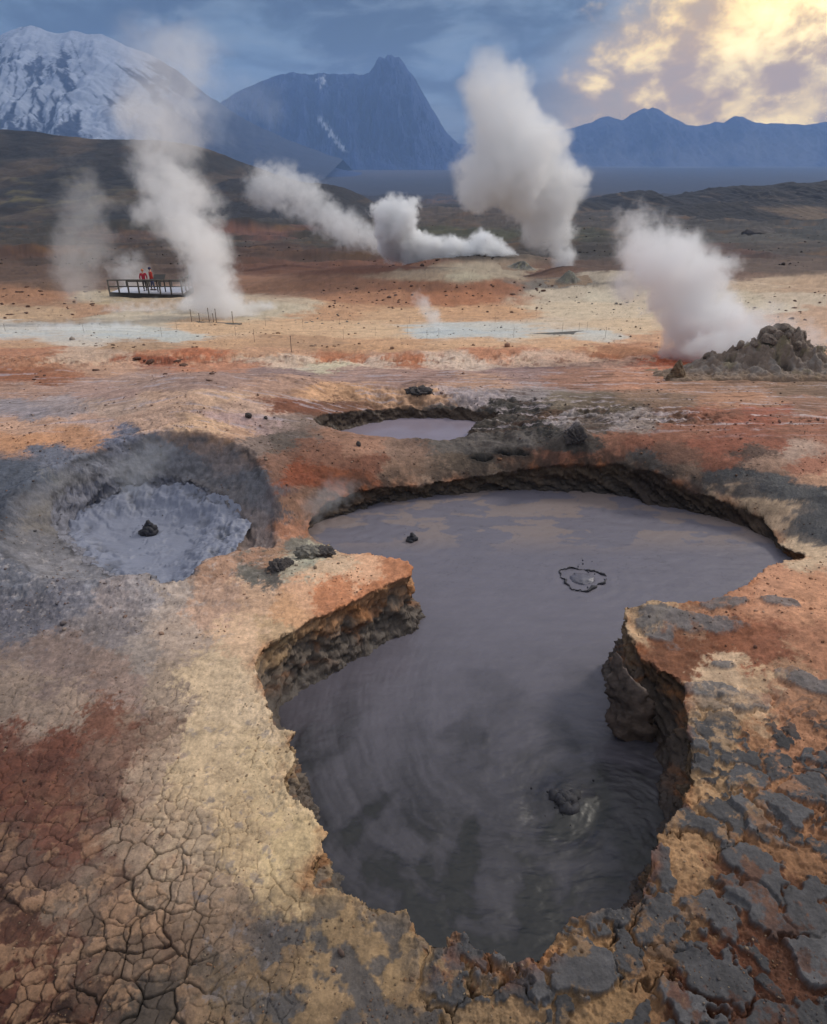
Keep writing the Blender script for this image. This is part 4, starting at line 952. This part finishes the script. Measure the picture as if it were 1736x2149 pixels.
# --- people
def person(label, x_, y_, z_, rz, coat, trousers, hair, skin=(196, 150, 128), hood=False, arms='down', hat=None, s_=1.0):
    root = empty('person', (x_, y_, z_), label, 'person'); root.rotation_euler = (0, 0, rz); root.scale = (s_,) * 3
    def skinned(name, verts, edges, mat, lv=2, parent=root):
        me = bpy.data.meshes.new(name); me.from_pydata([v[:3] for v in verts], edges, []); o = link(name, me, mat, parent)
        md = o.modifiers.new('skin', 'SKIN'); 
        for i, v in enumerate(verts): 
            sv = me.skin_vertices[0].data[i]; sv.radius = (v[3], v[4] if len(v) > 4 else v[3]); sv.use_root = (i == 0)
        ss_ = o.modifiers.new('sub', 'SUBSURF'); ss_.levels = lv; ss_.render_levels = lv; return o
    sk = flat_mat('skin', skin, .6, .05, 10, 0)
    V_ = [(0, 0, .95, .14, .11), (0, 0, 1.15, .135, .10), (0, 0, 1.38, .15, .10), (0, 0, 1.50, .06), (0, -.01, 1.58, .055), (0, -.015, 1.66, .085, .10), (0, -.01, 1.74, .07, .08)]
    E = [(0, 1), (1, 2), (2, 3), (3, 4), (4, 5), (5, 6)]
    hipL, hipR = len(V_), len(V_) + 1
    st_ = .10
    V_ += [(-.09, 0, .86, .085), (.09, 0, .86, .085), (-.10, -.05 - st_ * .3, .48, .06), (.10, .03, .48, .06), (-.11, -st_, .09, .042), (.11, .10, .09, .042), (-.12, -st_ - .12, .04, .038), (.12, .0, .04, .038)]
    E += [(0, 7), (0, 8), (7, 9), (8, 10), (9, 11), (10, 12), (11, 13), (12, 14)]
    a = len(V_)
    V_ += [(-.21, 0, 1.40, .055), (.21, 0, 1.40, .055), (-.28, .02, 1.14, .045), (.28, .02, 1.14, .045), (-.27, -.08, .92, .034), (.27, -.08, .92, .034), (-.265, -.11, .84, .036, .022), (.265, -.11, .84, .036, .022)]
    E += [(2, a), (2, a + 1), (a, a + 2), (a + 1, a + 3), (a + 2, a + 4), (a + 3, a + 5), (a + 4, a + 6), (a + 5, a + 7)]
    skinned('body', V_, E, sk)
    cm = flat_mat('coat_fabric', coat, .85, .12, 14, .3, .01)
    J = [(0, 0, .84, .19, .15), (0, 0, .98, .18, .14), (0, 0, 1.2, .165, .13), (0, 0, 1.40, .17, .12), (0, 0, 1.50, .09, .09)]
    J += [(-.215, 0, 1.41, .08), (.215, 0, 1.41, .08), (-.29, .02, 1.14, .068), (.29, .02, 1.14, .068), (-.28, -.08, .93, .055), (.28, -.08, .93, .055)]
    skinned('coat', J, [(0, 1), (1, 2), (2, 3), (3, 4), (3, 5), (3, 6), (5, 7), (6, 8), (7, 9), (8, 10)], cm)
    tm = flat_mat('trouser_cloth', trousers, .9, .15, 14, .2, .01)
    T = [(0, 0, .90, .12, .10), (-.09, 0, .84, .10), (.09, 0, .84, .10), (-.10, -.08, .48, .075), (.10, .03, .48, .075), (-.11, -st_, .12, .062), (.11, .10, .12, .062)]
    skinned('trousers', T, [(0, 1), (0, 2), (1, 3), (2, 4), (3, 5), (4, 6)], tm)
    bmn = flat_mat('boot_leather', (54, 44, 38), .7, .1, 10, .1)
    for q in ((-.11, -st_ + .03, .05), (.11, .13, .05)):
        o = lump('boot', .1, 3, .05, 3, (.6, 1.5, .6), bmn, root); o.location = (q[0], q[1] - .06, .055)
    hm_ = flat_mat('hair' if not hat else 'knitted_wool', hat or hair, .9, .2, 20, .4, .01)
    o = lump('cap' if hat else 'hair', .112, 5, .08, 3, (.98, 1.12, 1.05), hm_, root); o.location = (0, .02, 1.715)
    # face
    fm = flat_mat('face_detail', (60, 40, 36), .6, .05, 10, 0)
    o = lump('nose', .018, 2, .02, 2, (.8, 1.1, 1.3), sk, root); o.location = (0, -.118, 1.655)
    for s2 in (-1, 1):
        o = lump('eye', .011, 2, .0, 2, (1.2, .6, .8), fm, root); o.location = (s2 * .034, -.098, 1.685)
        o = lump('ear', .022, 2, .05, 2, (.5, .9, 1.4), sk, root); o.location = (s2 * .088, 0, 1.665)
    o = lump('mouth', .02, 2, .0, 2, (1.3, .5, .35), fm, root); o.location = (0, -.105, 1.615)
    return root
p1 = pos(306, 610.5, YD + 1.0); p2 = pos(322, 610, YD + 1.2)
person('person in a pinkish red coat and dark trousers on the deck, left of the other', p1.x, YD + 1.0, FZ, R(-155), (178, 40, 60), (62, 58, 56), (190, 110, 70), s_=.98)
person('person in an orange red jacket with dark cap on the deck, right of the other', p2.x, YD + 1.2, FZ, R(125), (176, 52, 40), (66, 70, 96), (60, 40, 36), hat=(58, 56, 84), s_=1.05)

# --- low walkways and stakes
def walkway(name, label, P, Yw, wd, hh):
    a, b = pos(P[0], P[1], Yw[0]), pos(P[2], P[3], Yw[1]); d = (b - a); root = empty(name, (a + b) / 2, label, 'boardwalk')
    root.location.z = min(a.z, b.z)
    bm = bmesh.new(); n = max(6, int(d.length / .16))
    for i in range(n):
        c = a + d * ((i + .5) / n) - root.location; box(bm, c, (d.length / n * .92, wd, .05), math.atan2(d.y, d.x))
    fin('plank_deck', bm, wood, root)
    bm = bmesh.new(); nv = Vector((-d.y, d.x, 0)).normalized() * wd * .45
    for s_ in (-1, 1): beam(bm, a + nv * s_ - root.location - Vector((0, 0, .10)), b + nv * s_ - root.location - Vector((0, 0, .10)), .08, .14)
    for i in range(5):
        for s_ in (-1, 1): box(bm, a + d * (i / 4 * .96 + .02) + nv * s_ - root.location - Vector((0, 0, .25)), (.09, .09, .4))
    fin('frame', bm, wood_d, root); return root
walkway('boardwalk', 'short dark timber boardwalk with a rope rail before the steaming pool under the deck', (402, 678.5, 497, 683), (44, 42.6), 1.1, .3)
walkway('boardwalk', 'low dark plank walk on the pale flat left of the big steam cloud', (1110, 706, 1236, 698), (33.5, 36.5), .9, .2)
stm_ = flat_mat('stake_metal', (112, 98, 86), .7, .2, 10, .1)
def stake(px, py, h, label, group, wv=.010):
    gx, gy, g = at(px, py); bm = bmesh.new(); box(bm, Vector((0, 0, h / 2 - .05)), (wv, wv, h + .1)); 
    for q in (0, 1, 2, 3): pass
    box(bm, Vector((0, 0, h)), (wv * 1.6, wv * 1.6, .03))
    o = fin('path_stake', bm, stm_); o.location = (gx, gy, g); tag(o, label, 'stake', group); return Vector((gx, gy, g + h))
L1 = 'thin dark stake carrying the path rope across the pale flat'
row1 = [(12, 697), (177, 699), (340, 706), (495, 706), (721, 712), (788, 707), (855, 701)]
row2 = [(372, 695), (558, 686), (636, 686), (713, 683), (860, 679), (1039, 678)]
row3 = [(896, 714), (921, 710), (1078, 707), (1180, 697), (1215, 694), (1232, 692)]
ropem = flat_mat('thin_rope', (92, 84, 76), .9, .1, 10, 0)
for n_, row in enumerate((row1, row2, row3)):
    tops = [stake(px, py, .42, L1, 'stakes of the rope lines') for px, py in row]
    cu = bpy.data.curves.new('rope', 'CURVE'); cu.dimensions = '3D'; cu.bevel_depth = .0022; spn = cu.splines.new('POLY'); pts = []
    for i in range(len(tops) - 1):
        for k_ in range(6):
            t = k_ / 6; p = tops[i].lerp(tops[i + 1], t); pts.append((p.x, p.y, p.z - .06 - .06 * 4 * t * (1 - t)))
    pts.append((*tops[-1][:2], tops[-1][2] - .06)); spn.points.add(len(pts) - 1)
    for i, p in enumerate(pts): spn.points[i].co = (*p, 1)
    tmp_ = bpy.data.objects.new('tmp', cu); COL.objects.link(tmp_); me = bpy.data.meshes.new_from_object(tmp_.evaluated_get(bpy.context.evaluated_depsgraph_get())); bpy.data.objects.remove(tmp_); o = link('rope', me, ropem); tag(o, ('thin rope sagging between stakes along the pale flat at left', 'thin rope of the farther stake line behind the flat', 'thin rope leading to the right plank walk')[n_], 'rope')
stake(535, 721, .55, 'lone thin stake on the tan flat below the short boardwalk', None)
stake(612, 739, .42, 'nearest lone stake, standing in front of the tan flat', None, .014)
stake(1270, 711, .5, 'short lone stake right of the low plank walk', None)
stake(1145, 611, 1.2, 'thin stake beside the cone of the tall steam column', None)
for px, py, h in ((403, 677, .8), (420, 678, .6), (440, 679, .95), (449, 679, .6), (455, 679.5, .9), (490, 682, .8)):
    Yw = np.interp(px, [402, 497], [44, 42.6]); p = pos(px, py, Yw + .4)
    bm = bmesh.new(); box(bm, Vector((0, 0, h / 2)), (.035, .035, h)); box(bm, Vector((0, 0, h)), (.06, .06, .03)); o = fin('rail_stake', bm, stm_); o.location = p; tag(o, 'thin upright stake on the back edge of the short boardwalk', 'stake', 'stakes on the short boardwalk')
# ------------------------------------------------------------------ hills and mountains
def ridge(name, prof, Yc, Yf, Yb, cfn, mat, ns=(420, 130), amp=1., seed=0, conc=1.5, zf=None, gfreq=1., crest=2.5):
    P = np.array(prof, float); n, m = ns
    px = np.linspace(P[0, 0], P[-1, 0], n); py = np.interp(px, P[:, 0], P[:, 1]); py = py - crest * np.clip(fbm(px * .03, px * 0 + seed * .37, seed + 3, 6, .65), -1, 1)
    tan_ = np.tan(PITCH - np.arctan((CY - py) / F)); zc = CAMZ - Yc * tan_
    depc = Yc * CP + (CAMZ - zc) * SP; xc = (px - CX) / F * depc
    v = np.concatenate([np.linspace(0, 1, m), np.linspace(1, 2, m // 3)[1:]])
    Yv = np.where(v <= 1, Yf + (Yc - Yf) * v, Yc + (Yb - Yc) * (v - 1))
    s_ = np.where(v <= 1, v, 2 - v)
    XX = np.repeat(xc[None, :], len(v), 0) * (Yv / Yc)[:, None] ** .25; YY = np.repeat(Yv[:, None], n, 1)
    zbase = zb(YY) - (2 if zf is None else zf)
    sp = s_[:, None] ** conc
    sc = abs(Yc - Yf)
    a, b = XX.ravel(), YY.ravel()
    g = ridged(a / sc * 5 * gfreq + .5 * fbm(a / sc * 2, b / sc * 2, seed + 9, 3), b / sc * 1.3, seed, 6, .58).reshape(XX.shape) - .5
    fb = fbm(a / sc * 9, b / sc * 9, seed + 1, 6, .6).reshape(XX.shape)
    Hc = np.maximum(zc[None, :] - zbase, 0)
    env = (np.sin(np.pi * np.clip(s_, 0, 1)) ** .6)[:, None]
    edge = np.interp(px, [P[0, 0], P[0, 0] + 60, P[-1, 0] - 60, P[-1, 0]], [0, 1, 1, 0])[None, :]; env = env * edge
    ZZ = zbase + Hc * (sp + env * .16 * amp * g + env * .075 * amp * fb)
    edge = np.interp(px, [P[0, 0], P[0, 0] + 30, P[-1, 0] - 30, P[-1, 0]], [0, 1, 1, 0])[None, :]
    cols = cfn(XX, YY, ZZ, np.repeat(s_[:, None], n, 1), g, fb, np.repeat(px[None, :], len(v), 0))
    XX = XX; o = link(name, grid_mesh(name, np.stack([XX, YY, ZZ], -1), np.clip(cols.reshape(-1, 3), .004, .9)), mat)
    return tag(o, kind='structure')
hm1 = attr_mat('hillside_soil', .25, .05, .6, 2.0, .95, False, .12)
hm2 = attr_mat('mountain_rock', .2, .01, .4, 12.0, .95, False, .02)
def cmix(a, b, m): return a * (1 - m[..., None]) + np.array(b, np.float32) * m[..., None]
def c_left(X_, Y_, Z_, s_, g, fb, px):
    c = np.ones(X_.shape + (3,), np.float32) * np.array(lin(46, 43, 42), np.float32)
    c = cmix(c, lin(84, 76, 52), ss(fb, .0, .35) * ss(s_, .75, .35) * ss(px, 520, 250) * .8)
    c = cmix(c, lin(84, 70, 58), ss(fbm(X_.ravel() / 60, Z_.ravel() / 14, 501, 5).reshape(X_.shape), .05, .4) * .55)
    c = cmix(c, lin(40, 40, 42), ss(g, .05, -.2) * .7)
    return c * (1 + .75 * fb[..., None])
def c_dark(X_, Y_, Z_, s_, g, fb, px):
    c = np.ones(X_.shape + (3,), np.float32) * np.array(lin(46, 44, 46), np.float32)
    c = cmix(c, lin(82, 66, 50), ss(fbm(X_.ravel() / 40, Z_.ravel() / 4, 502, 5).reshape(X_.shape), .1, .4) * .5)
    return c * (1 + .4 * fb[..., None])
def c_right(X_, Y_, Z_, s_, g, fb, px):
    c = np.ones(X_.shape + (3,), np.float32) * np.array(lin(30, 27, 28), np.float32)
    c = cmix(c, lin(118, 98, 78), ss(fbm(X_.ravel() / 90, Z_.ravel() / 5, 503, 5).reshape(X_.shape), .15, .45) * .6)
    c = cmix(c, lin(40, 38, 42), ss(g, .05, -.2) * .6)
    return c * (1 + .35 * fb[..., None])
ridge('left_hill', [(-900, 330), (-300, 290), (0, 272), (60, 275), (120, 284), (190, 291), (250, 293), (330, 294), (390, 301), (440, 314), (520, 345), (600, 372), (650, 388), (700, 402), (760, 425), (800, 447)], 640, 350, 900, c_left, hm1, (620, 170), .8, 510, 1.25)
ridge('dark_hill', [(400, 440), (425, 405), (450, 388), (480, 375), (540, 372), (600, 379), (680, 385), (720, 393), (760, 410), (800, 432), (840, 450)], 520, 400, 640, c_dark, hm1, (300, 90), .7, 520, .9)
ridge('far_low_hills', [(860, 425), (900, 422), (940, 428), (990, 424), (1030, 427), (1090, 440), (1120, 436), (1180, 424), (1240, 422), (1290, 426), (1330, 428)], 1100, 900, 1400, c_right, hm1, (260, 60), .8, 530, .9)
ridge('small_dark_hill', [(860, 458), (900, 440), (945, 432), (975, 433), (1010, 440), (1050, 447), (1100, 452)], 640, 540, 800, c_dark, hm1, (160, 50), .6, 540, .9)
ridge('right_hill', [(1150, 452), (1190, 424), (1230, 422), (1280, 430), (1310, 418), (1345, 404), (1370, 401), (1400, 416), (1440, 420), (1490, 408), (1530, 396), (1570, 389), (1620, 392), (1665, 382), (1736, 382), (1850, 376), (2200, 400), (2700, 430)], 620, 400, 900, c_right, hm1, (560, 140), 1.8, 550, 1.0, None, 1.6, 6)
ridge('right_front_hill', [(1250, 470), (1320, 452), (1400, 440), (1500, 425), (1600, 424), (1700, 428), (1800, 424), (2100, 430), (2400, 455)], 470, 330, 600, c_right, hm1, (400, 100), 1.8, 560, 1.0, None, 1.6, 5)
MB = lin(52, 70, 104)
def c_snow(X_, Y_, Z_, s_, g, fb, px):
    c = np.ones(X_.shape + (3,), np.float32) * np.array(lin(44, 52, 72), np.float32)  # haze blue painted into the base tone of the rock
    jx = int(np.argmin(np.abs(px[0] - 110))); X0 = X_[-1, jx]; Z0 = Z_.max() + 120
    k1 = np.arctan2(X_ - X0, Z0 - Z_).ravel() * 3.2 + .15 * fbm(X_.ravel() / 300, Z_.ravel() / 300, 570, 4); k2 = np.hypot(X_ - X0, Z0 - Z_).ravel() / 900
    st_ = fbm(k1 * 4, k2 * 1.6, 571, 7, .7).reshape(X_.shape)
    big = fbm(X_.ravel() / 500, Z_.ravel() / 260, 572, 4).reshape(X_.shape)
    fine = fbm(k1 * 14, k2 * 5, 573, 6, .7).reshape(X_.shape)
    snow = ss(st_ + fine * .5 + big * .9 + (s_ - .45) * .5 + g * .8, .08, .26) * ss(px, 520, 280)
    c = cmix(c, (.42, .46, .55), snow * .75)  # snow white blued with painted haze
    return c * (1 + .12 * fb[..., None])
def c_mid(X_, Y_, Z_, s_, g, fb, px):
    c = np.ones(X_.shape + (3,), np.float32) * np.array(lin(34, 54, 96), np.float32)  # rock colour blued to stand in for distance haze
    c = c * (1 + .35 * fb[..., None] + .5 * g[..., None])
    # two short snow gullies
    pxx, pyy = proj(X_, Y_, Z_)
    q = np.abs((pxx - 672) - (pyy - 250) * .75) ; f = fbm(pxx.ravel() / 9, pyy.ravel() / 9, 575, 4).reshape(X_.shape)
    m = ss(q + f * 14, 9, 2) * ss(pyy, 240, 252) * ss(pyy, 322, 312)
    q2 = np.abs((pxx - 800) - (pyy - 178) * -.2); m2 = ss(np.hypot(pxx - 676, (pyy - 170)) + f * 16, 10, 3) 
    return cmix(c, (.7, .74, .8), np.maximum(m, m2 * .7) * .9)
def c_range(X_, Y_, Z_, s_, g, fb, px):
    c = np.ones(X_.shape + (3,), np.float32) * np.array(lin(36, 50, 90), np.float32)  # far-off haze put into the base colour as blue
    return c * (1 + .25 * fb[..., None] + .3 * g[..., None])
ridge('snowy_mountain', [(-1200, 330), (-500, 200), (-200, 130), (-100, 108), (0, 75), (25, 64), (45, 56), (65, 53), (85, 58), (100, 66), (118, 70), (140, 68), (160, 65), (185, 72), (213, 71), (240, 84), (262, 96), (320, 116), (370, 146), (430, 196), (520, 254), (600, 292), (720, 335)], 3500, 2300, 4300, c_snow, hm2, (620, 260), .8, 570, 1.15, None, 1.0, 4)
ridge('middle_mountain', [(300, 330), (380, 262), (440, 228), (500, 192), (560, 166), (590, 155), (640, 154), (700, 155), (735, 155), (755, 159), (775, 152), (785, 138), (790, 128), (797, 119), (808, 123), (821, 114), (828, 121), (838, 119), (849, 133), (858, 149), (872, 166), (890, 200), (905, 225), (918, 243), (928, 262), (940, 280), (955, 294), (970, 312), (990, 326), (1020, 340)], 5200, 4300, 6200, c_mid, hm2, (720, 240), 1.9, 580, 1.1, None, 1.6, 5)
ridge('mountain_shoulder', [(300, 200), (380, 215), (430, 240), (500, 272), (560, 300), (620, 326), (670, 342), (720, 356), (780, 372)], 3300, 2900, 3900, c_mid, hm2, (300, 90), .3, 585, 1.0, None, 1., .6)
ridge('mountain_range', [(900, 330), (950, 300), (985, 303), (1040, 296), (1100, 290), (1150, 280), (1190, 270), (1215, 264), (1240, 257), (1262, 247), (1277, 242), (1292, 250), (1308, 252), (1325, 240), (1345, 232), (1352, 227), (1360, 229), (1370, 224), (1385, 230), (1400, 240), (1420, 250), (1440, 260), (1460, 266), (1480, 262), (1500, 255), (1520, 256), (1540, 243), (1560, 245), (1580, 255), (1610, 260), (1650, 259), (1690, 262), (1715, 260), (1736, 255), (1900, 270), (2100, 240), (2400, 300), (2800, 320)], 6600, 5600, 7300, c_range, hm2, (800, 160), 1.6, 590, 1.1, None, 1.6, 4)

# ------------------------------------------------------------------ steam
def steam_mat(name, dens, r, hgt, fade=.7, col=(.996, .997, 1.0)):
    m = bpy.data.materials.new(name); m.use_nodes = True; t = m.node_tree; t.nodes.clear(); N = t.nodes.new
    def mt(op, a, b=None, c=None):
        n = N('ShaderNodeMath'); n.operation = op
        for i, v in enumerate((a, b, c)):
            if v is None: continue
            if isinstance(v, (int, float)): n.inputs[i].default_value = v
            else: t.links.new(v, n.inputs[i])
        return n.outputs[0]
    o = N('ShaderNodeOutputMaterial'); p = N('ShaderNodeVolumePrincipled'); p.inputs['Density Attribute'].default_value = ''
    p.inputs['Color'].default_value = (*col, 1); p.inputs['Anisotropy'].default_value = 0
    at_ = N('ShaderNodeAttribute'); at_.attribute_name = 'density'
    g = N('ShaderNodeTexCoord'); n1_ = mnoise(t, g.outputs['Object'], .75 / r, 3, .5); n2_ = mnoise(t, g.outputs['Object'], 2.4 / r, 7, .66); n2_.inputs['Distortion'].default_value = .35
    nn = mt('ADD', mt('MULTIPLY', mt('SUBTRACT', n1_.outputs[0], .5), 1.5), mt('MULTIPLY', mt('SUBTRACT', n2_.outputs[0], .5), 2.5))
    th = mt('MAXIMUM', mt('ADD', nn, .24), .02)
    sm_ = N('ShaderNodeMapRange'); sm_.interpolation_type = 'SMOOTHSTEP'; t.links.new(at_.outputs['Fac'], sm_.inputs[0]); t.links.new(th, sm_.inputs[1]); t.links.new(mt('ADD', th, .62), sm_.inputs[2])
    sp = N('ShaderNodeSeparateXYZ'); t.links.new(g.outputs['Object'], sp.inputs[0])
    hf = mt('SUBTRACT', 1.0, mt('MULTIPLY', mt('MINIMUM', mt('MAXIMUM', mt('DIVIDE', sp.outputs[2], hgt), 0.0), 1.0), fade))
    t.links.new(mt('MULTIPLY', mt('MULTIPLY', sm_.outputs[0], dens), hf), p.inputs['Density'])
    t.links.new(p.outputs[0], o.inputs['Volume']); return m
def plume(name, label, path, Yv, dens, seed, billow=(9, 5), core=None, flat_=.8, vox=.12, spread=.45, jitter=.3, Yend=None, band=.75, grow=1.35, fade=.75):
    """path: (px, py, radius in picture units); cauliflower hull of many fused billows"""
    rnd = random.Random(seed); P = np.array(path, float); P[:, 2] *= grow; L = np.concatenate([[0], np.cumsum(np.hypot(np.diff(P[:, 0]), np.diff(P[:, 1])))])
    balls = []; s_ = 0.0
    while s_ < L[-1]:
        px, py, r = (np.interp(s_, L, P[:, k_]) for k_ in range(3))
        Yq = Yv if Yend is None else Yv + (Yend - Yv) * s_ / L[-1]
        c = pos(px + rnd.uniform(-1, 1) * r * jitter, py + rnd.uniform(-1, 1) * r * jitter, Yq); m_ = c.y * CP + (CAMZ - c.z) * SP; r = r * m_ / F
        c.y += rnd.uniform(-.35, .35) * r
        balls.append((c, r * .72, 0)); s_ += max(2., np.interp(s_, L, P[:, 2]) * .45)
        for i in range(billow[0]):
            d = Vector((rnd.gauss(0, 1), rnd.gauss(0, .8), rnd.gauss(0, 1))).normalized(); r1 = r * rnd.uniform(.22, spread); c1 = c + d * (r * .95 - r1 * .6)
            balls.append((c1, r1, 1))
            for j in range(billow[1]):
                d2 = (Vector((rnd.gauss(0, 1), rnd.gauss(0, .8), rnd.gauss(0, 1))).normalized() + d * .7).normalized(); r2 = r1 * rnd.uniform(.25, .5)
                balls.append((c1 + d2 * (r1 * .9), r2, 2))
    base = pos(P[0, 0], P[0, 1], Yv); hgt = max(.5, max(c.z for c, _, _ in balls) - base.z)
    tmpl = {}
    for k_, sub in ((0, 3), (1, 2), (2, 2)):
        b = bmesh.new(); bmesh.ops.create_icosphere(b, subdivisions=sub, radius=1.0); tmpl[k_] = (np.array([v.co[:] for v in b.verts]), np.array([[v.index for v in f.verts] for f in b.faces])); b.free()
    def build(nm, k, off, mat, parent, vx):
        vs, fs, n0 = [], [], 0
        for c, r, lv in balls:
            V_, F_ = tmpl[lv]; rr = r * k
            vs.append(V_ * rr + np.array(c - base)); fs.append(F_ + n0); n0 += len(V_)
        vs = np.concatenate(vs); fs = np.concatenate(fs)
        me = bpy.data.meshes.new(nm); me.from_pydata([], [], []); me.vertices.add(len(vs)); me.vertices.foreach_set('co', vs.ravel().astype(np.float32))
        me.loops.add(len(fs) * 3); me.loops.foreach_set('vertex_index', fs.ravel().astype(np.int32)); me.polygons.add(len(fs)); me.polygons.foreach_set('loop_start', np.arange(0, len(fs) * 3, 3, dtype=np.int32)); me.update(calc_edges=True)
        return me
    rm = float(np.mean(P[:, 2])) * (Yv * CP) / F
    src = bpy.data.objects.new(name + '_shape', build(name + '_shape', 1.12, 0, None, None, 0)); COL.objects.link(src); src.location = base; src.hide_render = True; src.hide_viewport = False; src['kind'] = 'helper'
    md = src.modifiers.new('fuse', 'REMESH'); md.mode = 'VOXEL'; md.voxel_size = rm * .14
    vd = bpy.data.volumes.new(name); vd.materials.append(steam_mat('steam', dens, rm, hgt, fade)); vd.render.space = 'WORLD'
    o = bpy.data.objects.new(name, vd); COL.objects.link(o); o.location = base
    mv = o.modifiers.new('fill', 'MESH_TO_VOLUME'); mv.object = src; mv.resolution_mode = 'VOXEL_SIZE'; mv.voxel_size = rm * .075; mv.interior_band_width = rm * band; mv.density = 1.0
    return tag(o, label, 'steam plume')
plume('steam_plume', 'tall white steam column leaning left from the small grey cone', [(1196, 584, 15), (1190, 560, 24), (1178, 520, 32), (1166, 475, 42), (1142, 430, 56), (1112, 385, 72), (1080, 340, 88), (1060, 300, 100), (1052, 255, 96), (1058, 215, 80), (1064, 175, 56)], 75, 1.5, 11, fade=.93, band=.5)
plume('steam_plume', 'white puffs of steam drifting left in a chain from the vent on dark lava', [(1104, 562, 5), (1085, 550, 13), (1055, 535, 22), (1010, 515, 30), (960, 525, 30), (905, 535, 30), (860, 530, 36), (830, 490, 42), (820, 450, 40), (850, 432, 24)], 100, 2.2, 12, fade=.4, band=.6)
plume('steam_plume', 'ragged grey-white steam cloud trailing up left before the dark hill', [(800, 510, 34), (740, 490, 38), (690, 455, 38), (640, 420, 46), (600, 385, 50), (560, 350, 40)], 108, .45, 13, fade=.3)
plume('steam_plume', 'broad white steam column rising beside the viewing deck', [(510, 668, 46), (482, 640, 52), (455, 590, 56), (430, 540, 58), (405, 490, 62), (370, 440, 70), (345, 400, 70), (330, 350, 66)], 47, 1.1, 14, fade=.7)
plume('steam_plume', 'pale thinning top of the steam beside the deck fading before the snowy mountain', [(345, 370, 60), (330, 310, 84), (325, 250, 110), (335, 190, 110), (360, 130, 90)], 49, .30, 15, fade=.6)
plume('steam_plume', 'huge white steam cloud pouring left off the rugged mound at right', [(1610, 732, 36), (1545, 728, 50), (1475, 712, 64), (1452, 670, 80), (1425, 620, 92), (1400, 565, 88), (1370, 515, 72), (1345, 470, 56), (1325, 435, 42)], 18.5, 3.4, 16, fade=.7)
plume('steam_mist', 'thin ground mist spreading from the base of the broad column by the deck', [(200, 672, 24), (330, 668, 34), (430, 660, 44), (520, 660, 40), (590, 670, 20)], 50, 1.1, 17, billow=(6, 3), fade=.3)
plume('steam_mist', 'faint wisp of steam rising left of the viewing deck', [(200, 670, 40), (180, 620, 50), (165, 560, 60), (165, 500, 70), (190, 420, 70)], 56, .12, 18, billow=(6, 3), fade=.3)
plume('steam_mist', 'small round puff of mist behind the two people on the deck', [(265, 620, 36), (275, 580, 40), (290, 560, 28)], 66, .40, 19, billow=(6, 3), fade=.2)
plume('steam_mist', 'thin slanting wisp of steam over the pale water on the flat', [(928, 694, 12), (912, 670, 18), (895, 645, 22), (880, 625, 16)], 36, 1.0, 20, billow=(6, 3), fade=.5)
plume('steam_mist', 'thin veil of mist trailing right behind the rugged mound', [(1540, 700, 50), (1620, 700, 56), (1690, 718, 50)], 20, .9, 21, billow=(6, 3), fade=.5)
plume('steam_mist', 'curling steam spilling over the left half of the rugged mound', [(1440, 742, 22), (1500, 735, 34), (1560, 722, 44), (1610, 700, 40)], 14.9, 2.6, 26, billow=(6, 3), fade=.5)
plume('steam_mist', 'pale low mist lying over the streaky flat behind the crater', [(80, 690, 16), (200, 692, 18), (300, 694, 16)], 37, .9, 23, billow=(6, 3), fade=.3)
plume('steam_mist', 'faint vapour hanging over the bank between the crater and the large pool', [(650, 1075, 34), (690, 1040, 36), (760, 1030, 30)], 7.9, .9, 22, billow=(6, 3), fade=.5)
plume('steam_mist', 'thin vapour rising from the blue-grey crater', [(250, 1010, 50), (300, 960, 60), (330, 920, 50)], 8.6, .5, 25, billow=(6, 3), fade=.5)

for args in (('low cloud wreathing the right flank of the snowy mountain', [(390, 120, 60), (430, 190, 70), (480, 250, 60)], 2700, .0022, 31),
             ('low cloud drifting along the shoulder left of the middle mountain', [(560, 215, 46), (500, 205, 60), (600, 260, 40)], 3000, .0014, 32),
             ('low cloud low on the right mountain range', [(1240, 330, 40), (1400, 340, 50), (1600, 330, 50), (1720, 330, 50)], 5000, .0006, 33)):
    o = plume('low_cloud', args[0], args[1], args[2], args[3], args[4], billow=(6, 3), fade=0.); o['kind'] = 'stuff'
# ------------------------------------------------------------------ air
hz = bpy.data.materials.new('hazy_air'); hz.use_nodes = True; t = hz.node_tree; t.nodes.clear()
o_ = t.nodes.new('ShaderNodeOutputMaterial'); p_ = t.nodes.new('ShaderNodeVolumePrincipled'); p_.inputs['Color'].default_value = (.35, .56, .96, 1); p_.inputs['Density'].default_value = 1.45e-4
t.links.new(p_.outputs[0], o_.inputs['Volume']); hz.cycles.homogeneous_volume = True
bm = bmesh.new(); bmesh.ops.create_cube(bm, size=1.0)
zt_, zb_ = 715.0, float(ZPL) - 12
bmesh.ops.transform(bm, matrix=Matrix.Translation((0, 3650, (zt_ + zb_) / 2)) @ Matrix.Diagonal((26000, 7900, zt_ - zb_, 1)), verts=bm.verts)
me = bpy.data.meshes.new('haze'); bm.to_mesh(me); bm.free(); tag(link('haze', me, hz), kind='stuff')
